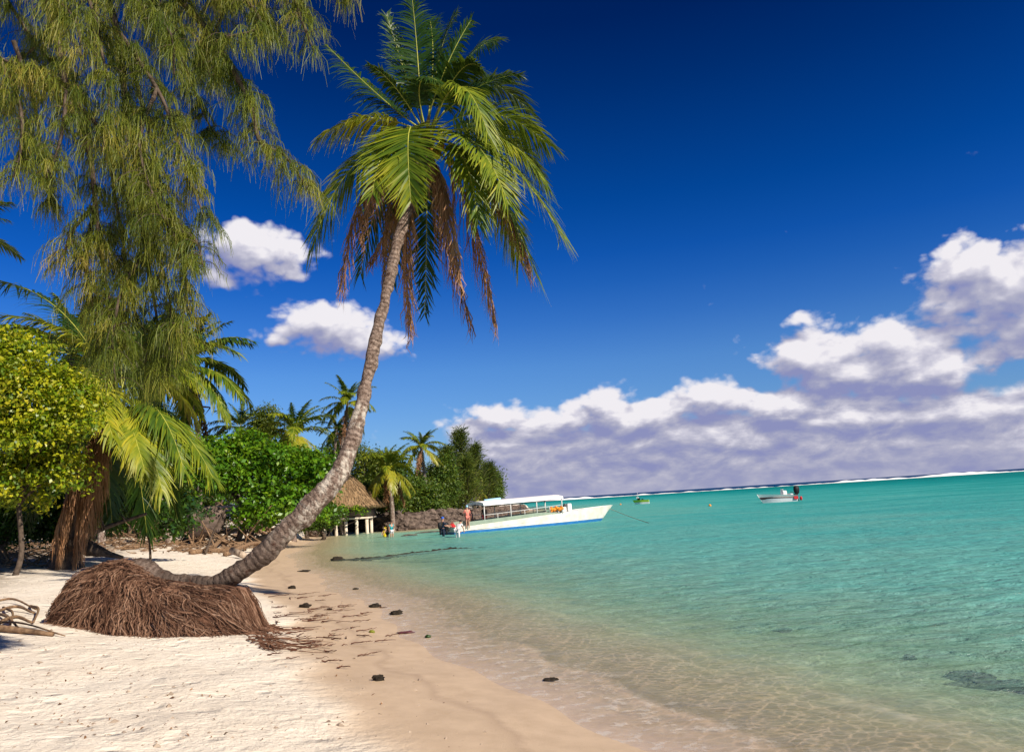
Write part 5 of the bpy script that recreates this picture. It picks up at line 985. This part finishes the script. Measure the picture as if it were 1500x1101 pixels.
p = GR(356, 818); mb = MB(); tube(mb, [P(340, 806, p[1]+1.2), P(357, 813, p[1])], .16, 12, True, .5, .08); tag(mb.build('cut_log', MT['rubble']), 'short cut log with its pale sawn end facing out', 'log')
log('leaning_stem', GZ(300, 812, .0), P(330, 745, GR(300, 812)[1]), .07, 'thin dark stem leaning up across the mottled boulder', 'bark', twigs=2, cat='stem'); 
# fence
p = P(330, 757, 56); kk = 56/FPX; fo = thing('rail_fence', p, 'pale wooden rail fence behind the mottled boulder', 'fence')
for z in (741, 747, 753): mb = MB(); a_ = P(308, z+1, 56); b_ = P(420, z-3.5, 56); box(mb, (a_+b_)/2, (b_[0]-a_[0], .06, .17)); mb.build('rail', MT['fence'], fo)
for x in (312, 340, 368, 396, 418): mb = MB(); a_ = P(x, 739, 56); box(mb, (a_[0], a_[1]+.08, a_[2]-.55), (.14, .09, 1.15)); mb.build('post', MT['fence'], fo)
# sun lounger chair in the shade at left
p = GR(24, 792); ch = thing('garden_chair', p, 'pale plastic garden chair in the shade at the left edge', 'chair', rz=.5); Q = lambda n, mb: child(mb.build(n, MT['plasticw'], None, False), ch)
mb = MB(); box(mb, (0, 0, .42), (.5, .5, .04), bev=.012); Q('seat', mb)
mb = MB()
for i in range(5): box(mb, (-.2+.1*i, .27+.0, .72), (.06, .03, .55), bev=.008)
box(mb, (0, .27, 1.0), (.52, .035, .07), bev=.01); Q('backrest', mb)
for x, y in ((-.22, -.22), (.22, -.22), (-.22, .22), (.22, .22)): mb = MB(); tube(mb, [(x*1.15, y*1.15, 0), (x, y, .41)], .022, 6); Q('leg', mb)
for x in (-.26, .26): mb = MB(); tube(mb, [(x, -.25, .42), (x, -.24, .64), (x, .0, .66), (x, .27, .67)], .02, 6); Q('armrest', mb)
# left-hand root tangle and driftwood
o = MB()
for i in range(170):
    p = GZ(random.uniform(0, 105), random.uniform(800, 832), random.uniform(0, .25)); an = random.gauss(0, .5)+(math.pi if random.random() < .5 else 0); L = random.uniform(.4, 1.7); e = p+np.array([math.cos(an)*L, math.sin(an)*L*.5, random.uniform(-.1, .25)]); tube(o, spline([p, (p+e)/2+RNG.normal(0, .12, 3)+np.array([0, 0, .12]), e], 8), np.linspace(.03, .01, 8), 5, False, random.random())
tag(o.build('root_tangle', MT['drift']), 'tangle of pale dry fronds and roots at the foot of the left palm', 'debris', kind='stuff')
log('driftwood_log', GZ(-60, 925, .1), GZ(78, 932, .03), .06, 'long thin driftwood branch on the sand at the left edge, lowest one'); 
mb = MB()
for i, (a_, b_, c_, r) in enumerate((((-30, 892), (15, 884), (54, 895), .03), ((-30, 908), (20, 896), (50, 900), .035), ((-20, 925), (20, 912), (46, 914), .04), ((5, 892), (18, 905), (14, 922), .028), ((44, 890), (56, 899), (49, 914), .03), ((-10, 900), (10, 912), (30, 926), .03), ((-25, 915), (30, 922), (95, 934), .02))):
    q = [GZ(*a_, .03), GZ(*b_, .1), GZ(*c_, .03)]; tube(mb, spline(q, 14), np.linspace(r, r*.5, 14), 8, True, .5, .12)
tag(mb.build('driftwood_root', MT['drift']), 'curled brown driftwood root at the left edge of the sand', 'driftwood')
mb = MB(); p = GR(160, 812); tube(mb, spline([P(112, 795, YB-.4), P(140, 806, YB-.8), P(180, 816, YB-1.2)], 10), np.linspace(.35, .05, 10), 8, True, .2, .2); tag(mb.build('dark_root', MT['bark']), 'dark buttress root at the right foot of the left palm', 'root')
log('low_branch', P(110, 790, YB), P(215, 752, YB+1), .1, 'dark low branch slanting right from the left palm foot', 'bark', cat='branch', twigs=3)
# small things on the sand and in shallows
CL = [(428, 860, 5, 3, 'small dark husk on the sand right of the leaning trunk'), (447, 887, 8, 4, 'dark coconut husk on the sand just above the twig scatter'), (550, 887, 8, 3.5, 'dark husk on wet sand, left one of the close pair at the waterline'), (581, 897, 9, 4, 'dark husk on wet sand, right one of the close pair at the waterline'), (521, 862, 4, 1.6, 'tiny dark clump at the edge of the shallows'), (494, 819, 9, 3.5, 'dark weed-covered rock in the shallows at the end of the dark underwater branch'), (595, 926, 12, 1.5, 'flat reddish leaf on the wet sand'), (554, 993, 8, 5, 'dark husk lowest on the dry sand'), (807, 995, 10, 2.5, 'dark leaf at the lowest swash edge'), (1145, 923, 13, 3, 'dark stone under clear water, right of centre'), (1332, 963, 9, 4.5, 'dark stone breaking the water near the dark patch'), (483, 892, 4, 2, 'small brown clump right of the leaning trunk'), (545, 925, 4, 2.5, 'yellow leaf at the end of the twig scatter'), (627, 932, 4, 2.5, 'small green seed on the wet sand'), (445, 836, 8, 1.5, 'flat dark weed clump behind the leaning trunk')]
for i, (px, py, w, h, lb) in enumerate(CL):
    p = GR(px, py+h*.6); kk = p[1]/FPX; mb = MB(); rock(mb, (0, 0, 0), (w*kk, w*kk*.7, h*kk), 200+i, .55, 2); m = 'palm_yel' if 'yellow' in lb else 'bushd' if 'green seed' in lb else 'maroon' if 'reddish' in lb else 'weed'
    o = mb.build('leaf' if 'leaf' in lb else 'seed' if 'seed' in lb else 'stone' if 'stone' in lb or 'rock' in lb else 'husk', MT[m]); o.location = Vector(p+np.array([0, 0, h*kk*.5])); tag(o, lb, 'leaf' if 'leaf' in lb else 'seed' if 'seed' in lb else 'rock' if 'stone' in lb or 'rock' in lb else 'husk')
mb = MB(); pts = [G(494, 820), G(560, 815), (G(620, 808)), G(670, 803), G(715, 801)]; cc_ = spline([(p[0], p[1], -.03) for p in pts], 60); cc_[:, 1] += .25*np.sin(np.arange(60)*.35)+.12*np.sin(np.arange(60)*1.1); tube(mb, cc_, np.interp(np.linspace(0, 1, 60), [0, .1, .7, 1], [.02, .08, .1, .02])*RNG.uniform(.6, 1.2, 60), 6, True, .5, .3); tag(mb.build('sunken_branch', MT['weed']), 'long dark branch lying awash in the shallows in front of the boat', 'branch')
mb = MB(); c = G(1480, 950)  # dark flattened lumps on the bed at the right edge
for i in range(26):
    px = 1385+random.random()**.7*240; py = 938+(px-1385)*.06+random.uniform(-4, 14)*min(1, (px-1370)/60); p = G(px, py); rock(mb, (p[0], p[1], gz(p[0], p[1])+.01), (random.uniform(.2, .45), random.uniform(.1, .22), .06), 300+i, .6)
tag(mb.build('dark_patch', MT['weed']), 'dark patch just under the water at the right edge', 'lumps')
# twigs on the sand
for i in range(95):
    r1 = random.betavariate(1.3, 1.8); px = 385+r1*190; py = random.gauss(925, 26) if i % 3 else 872+random.uniform(-2, 40); py = min(max(py, 870), 992); p = GR(px, py); L = random.uniform(.08, .55)*(1.2-r1*.5); an = random.gauss(.08, .3 if i % 4 else 1.2); wy = np.concatenate([[0], np.cumsum(RNG.normal(0, .022*L*random.choice([.3, .6, 1, 1.8]), 6))]); pts = [(L*t, wy[k_], .008+.02*random.random()) for k_, t in enumerate(np.linspace(0, 1, 7))]
    mb = MB(); tube(mb, pts, np.linspace(random.uniform(.006, .013), .003, 7), 5, False)
    for k in range(random.randint(0, 4)): t = random.uniform(.2, .9); q = (L*t, 0, .015); tube(mb, [q, (q[0]+random.uniform(.02, .1), random.uniform(-.09, .09), .03)], [.005, .002], 4, False)
    o = mb.build('twig', MT['twig']); o.location = Vector(p); o.rotation_euler = (0, 0, an); tag(o, 'thin dark root twig lying on the sand right of the root mound', 'twig', 'root twigs scattered on the sand')
mb = MB()
for i in range(260):
    px = random.uniform(-20, 720); py = random.uniform(850, 1095); p = GR(px, py)
    if p[2] < .03: continue
    r_ = random.uniform(.006, .022)*(1 if random.random() < .9 else 1.8); d_ = unit(RNG.normal(size=(8, 3)))*r_*np.array([1.4, 1, .6]); V8 = np.array([[1, 0, 0], [0, 1, 0], [-1, 0, 0], [0, -1, 0], [0, 0, 1], [0, 0, -.4]])*r_*np.array([1.5, 1, .7])*RNG.uniform(.7, 1.3, (6, 1)); an_ = random.uniform(0, 6.28)
    V8 = np.stack([V8[:, 0]*math.cos(an_)-V8[:, 1]*math.sin(an_), V8[:, 0]*math.sin(an_)+V8[:, 1]*math.cos(an_), V8[:, 2]], 1); mb.add(V8+p, None, [[0, 1, 4], [1, 2, 4], [2, 3, 4], [3, 0, 4], [1, 0, 5], [2, 1, 5], [3, 2, 5], [0, 3, 5]], random.random())
tag(mb.build('coral_bits', MT['rubble'], None, False), 'small coral and shell bits scattered on the sand', 'pebbles', kind='stuff')
mb = MB(); C = []
for i in range(620):
    px = random.uniform(-40, 560)**1; py = random.uniform(838, 1090)
    if random.random() < px/700: continue
    p = GR(px, py); C.append(p+np.array([0, 0, .012]))
C = np.array(C); leaves(mb, C, np.tile([0, 0, 1.], (len(C), 1))+RNG.normal(0, .35, (len(C), 3)), RNG.uniform(.02, .06, len(C)), .4)
tag(mb.build('leaf_litter', MT['palm_dead']), 'small dry leaves and bits scattered on the pale sand', 'litter', kind='stuff')
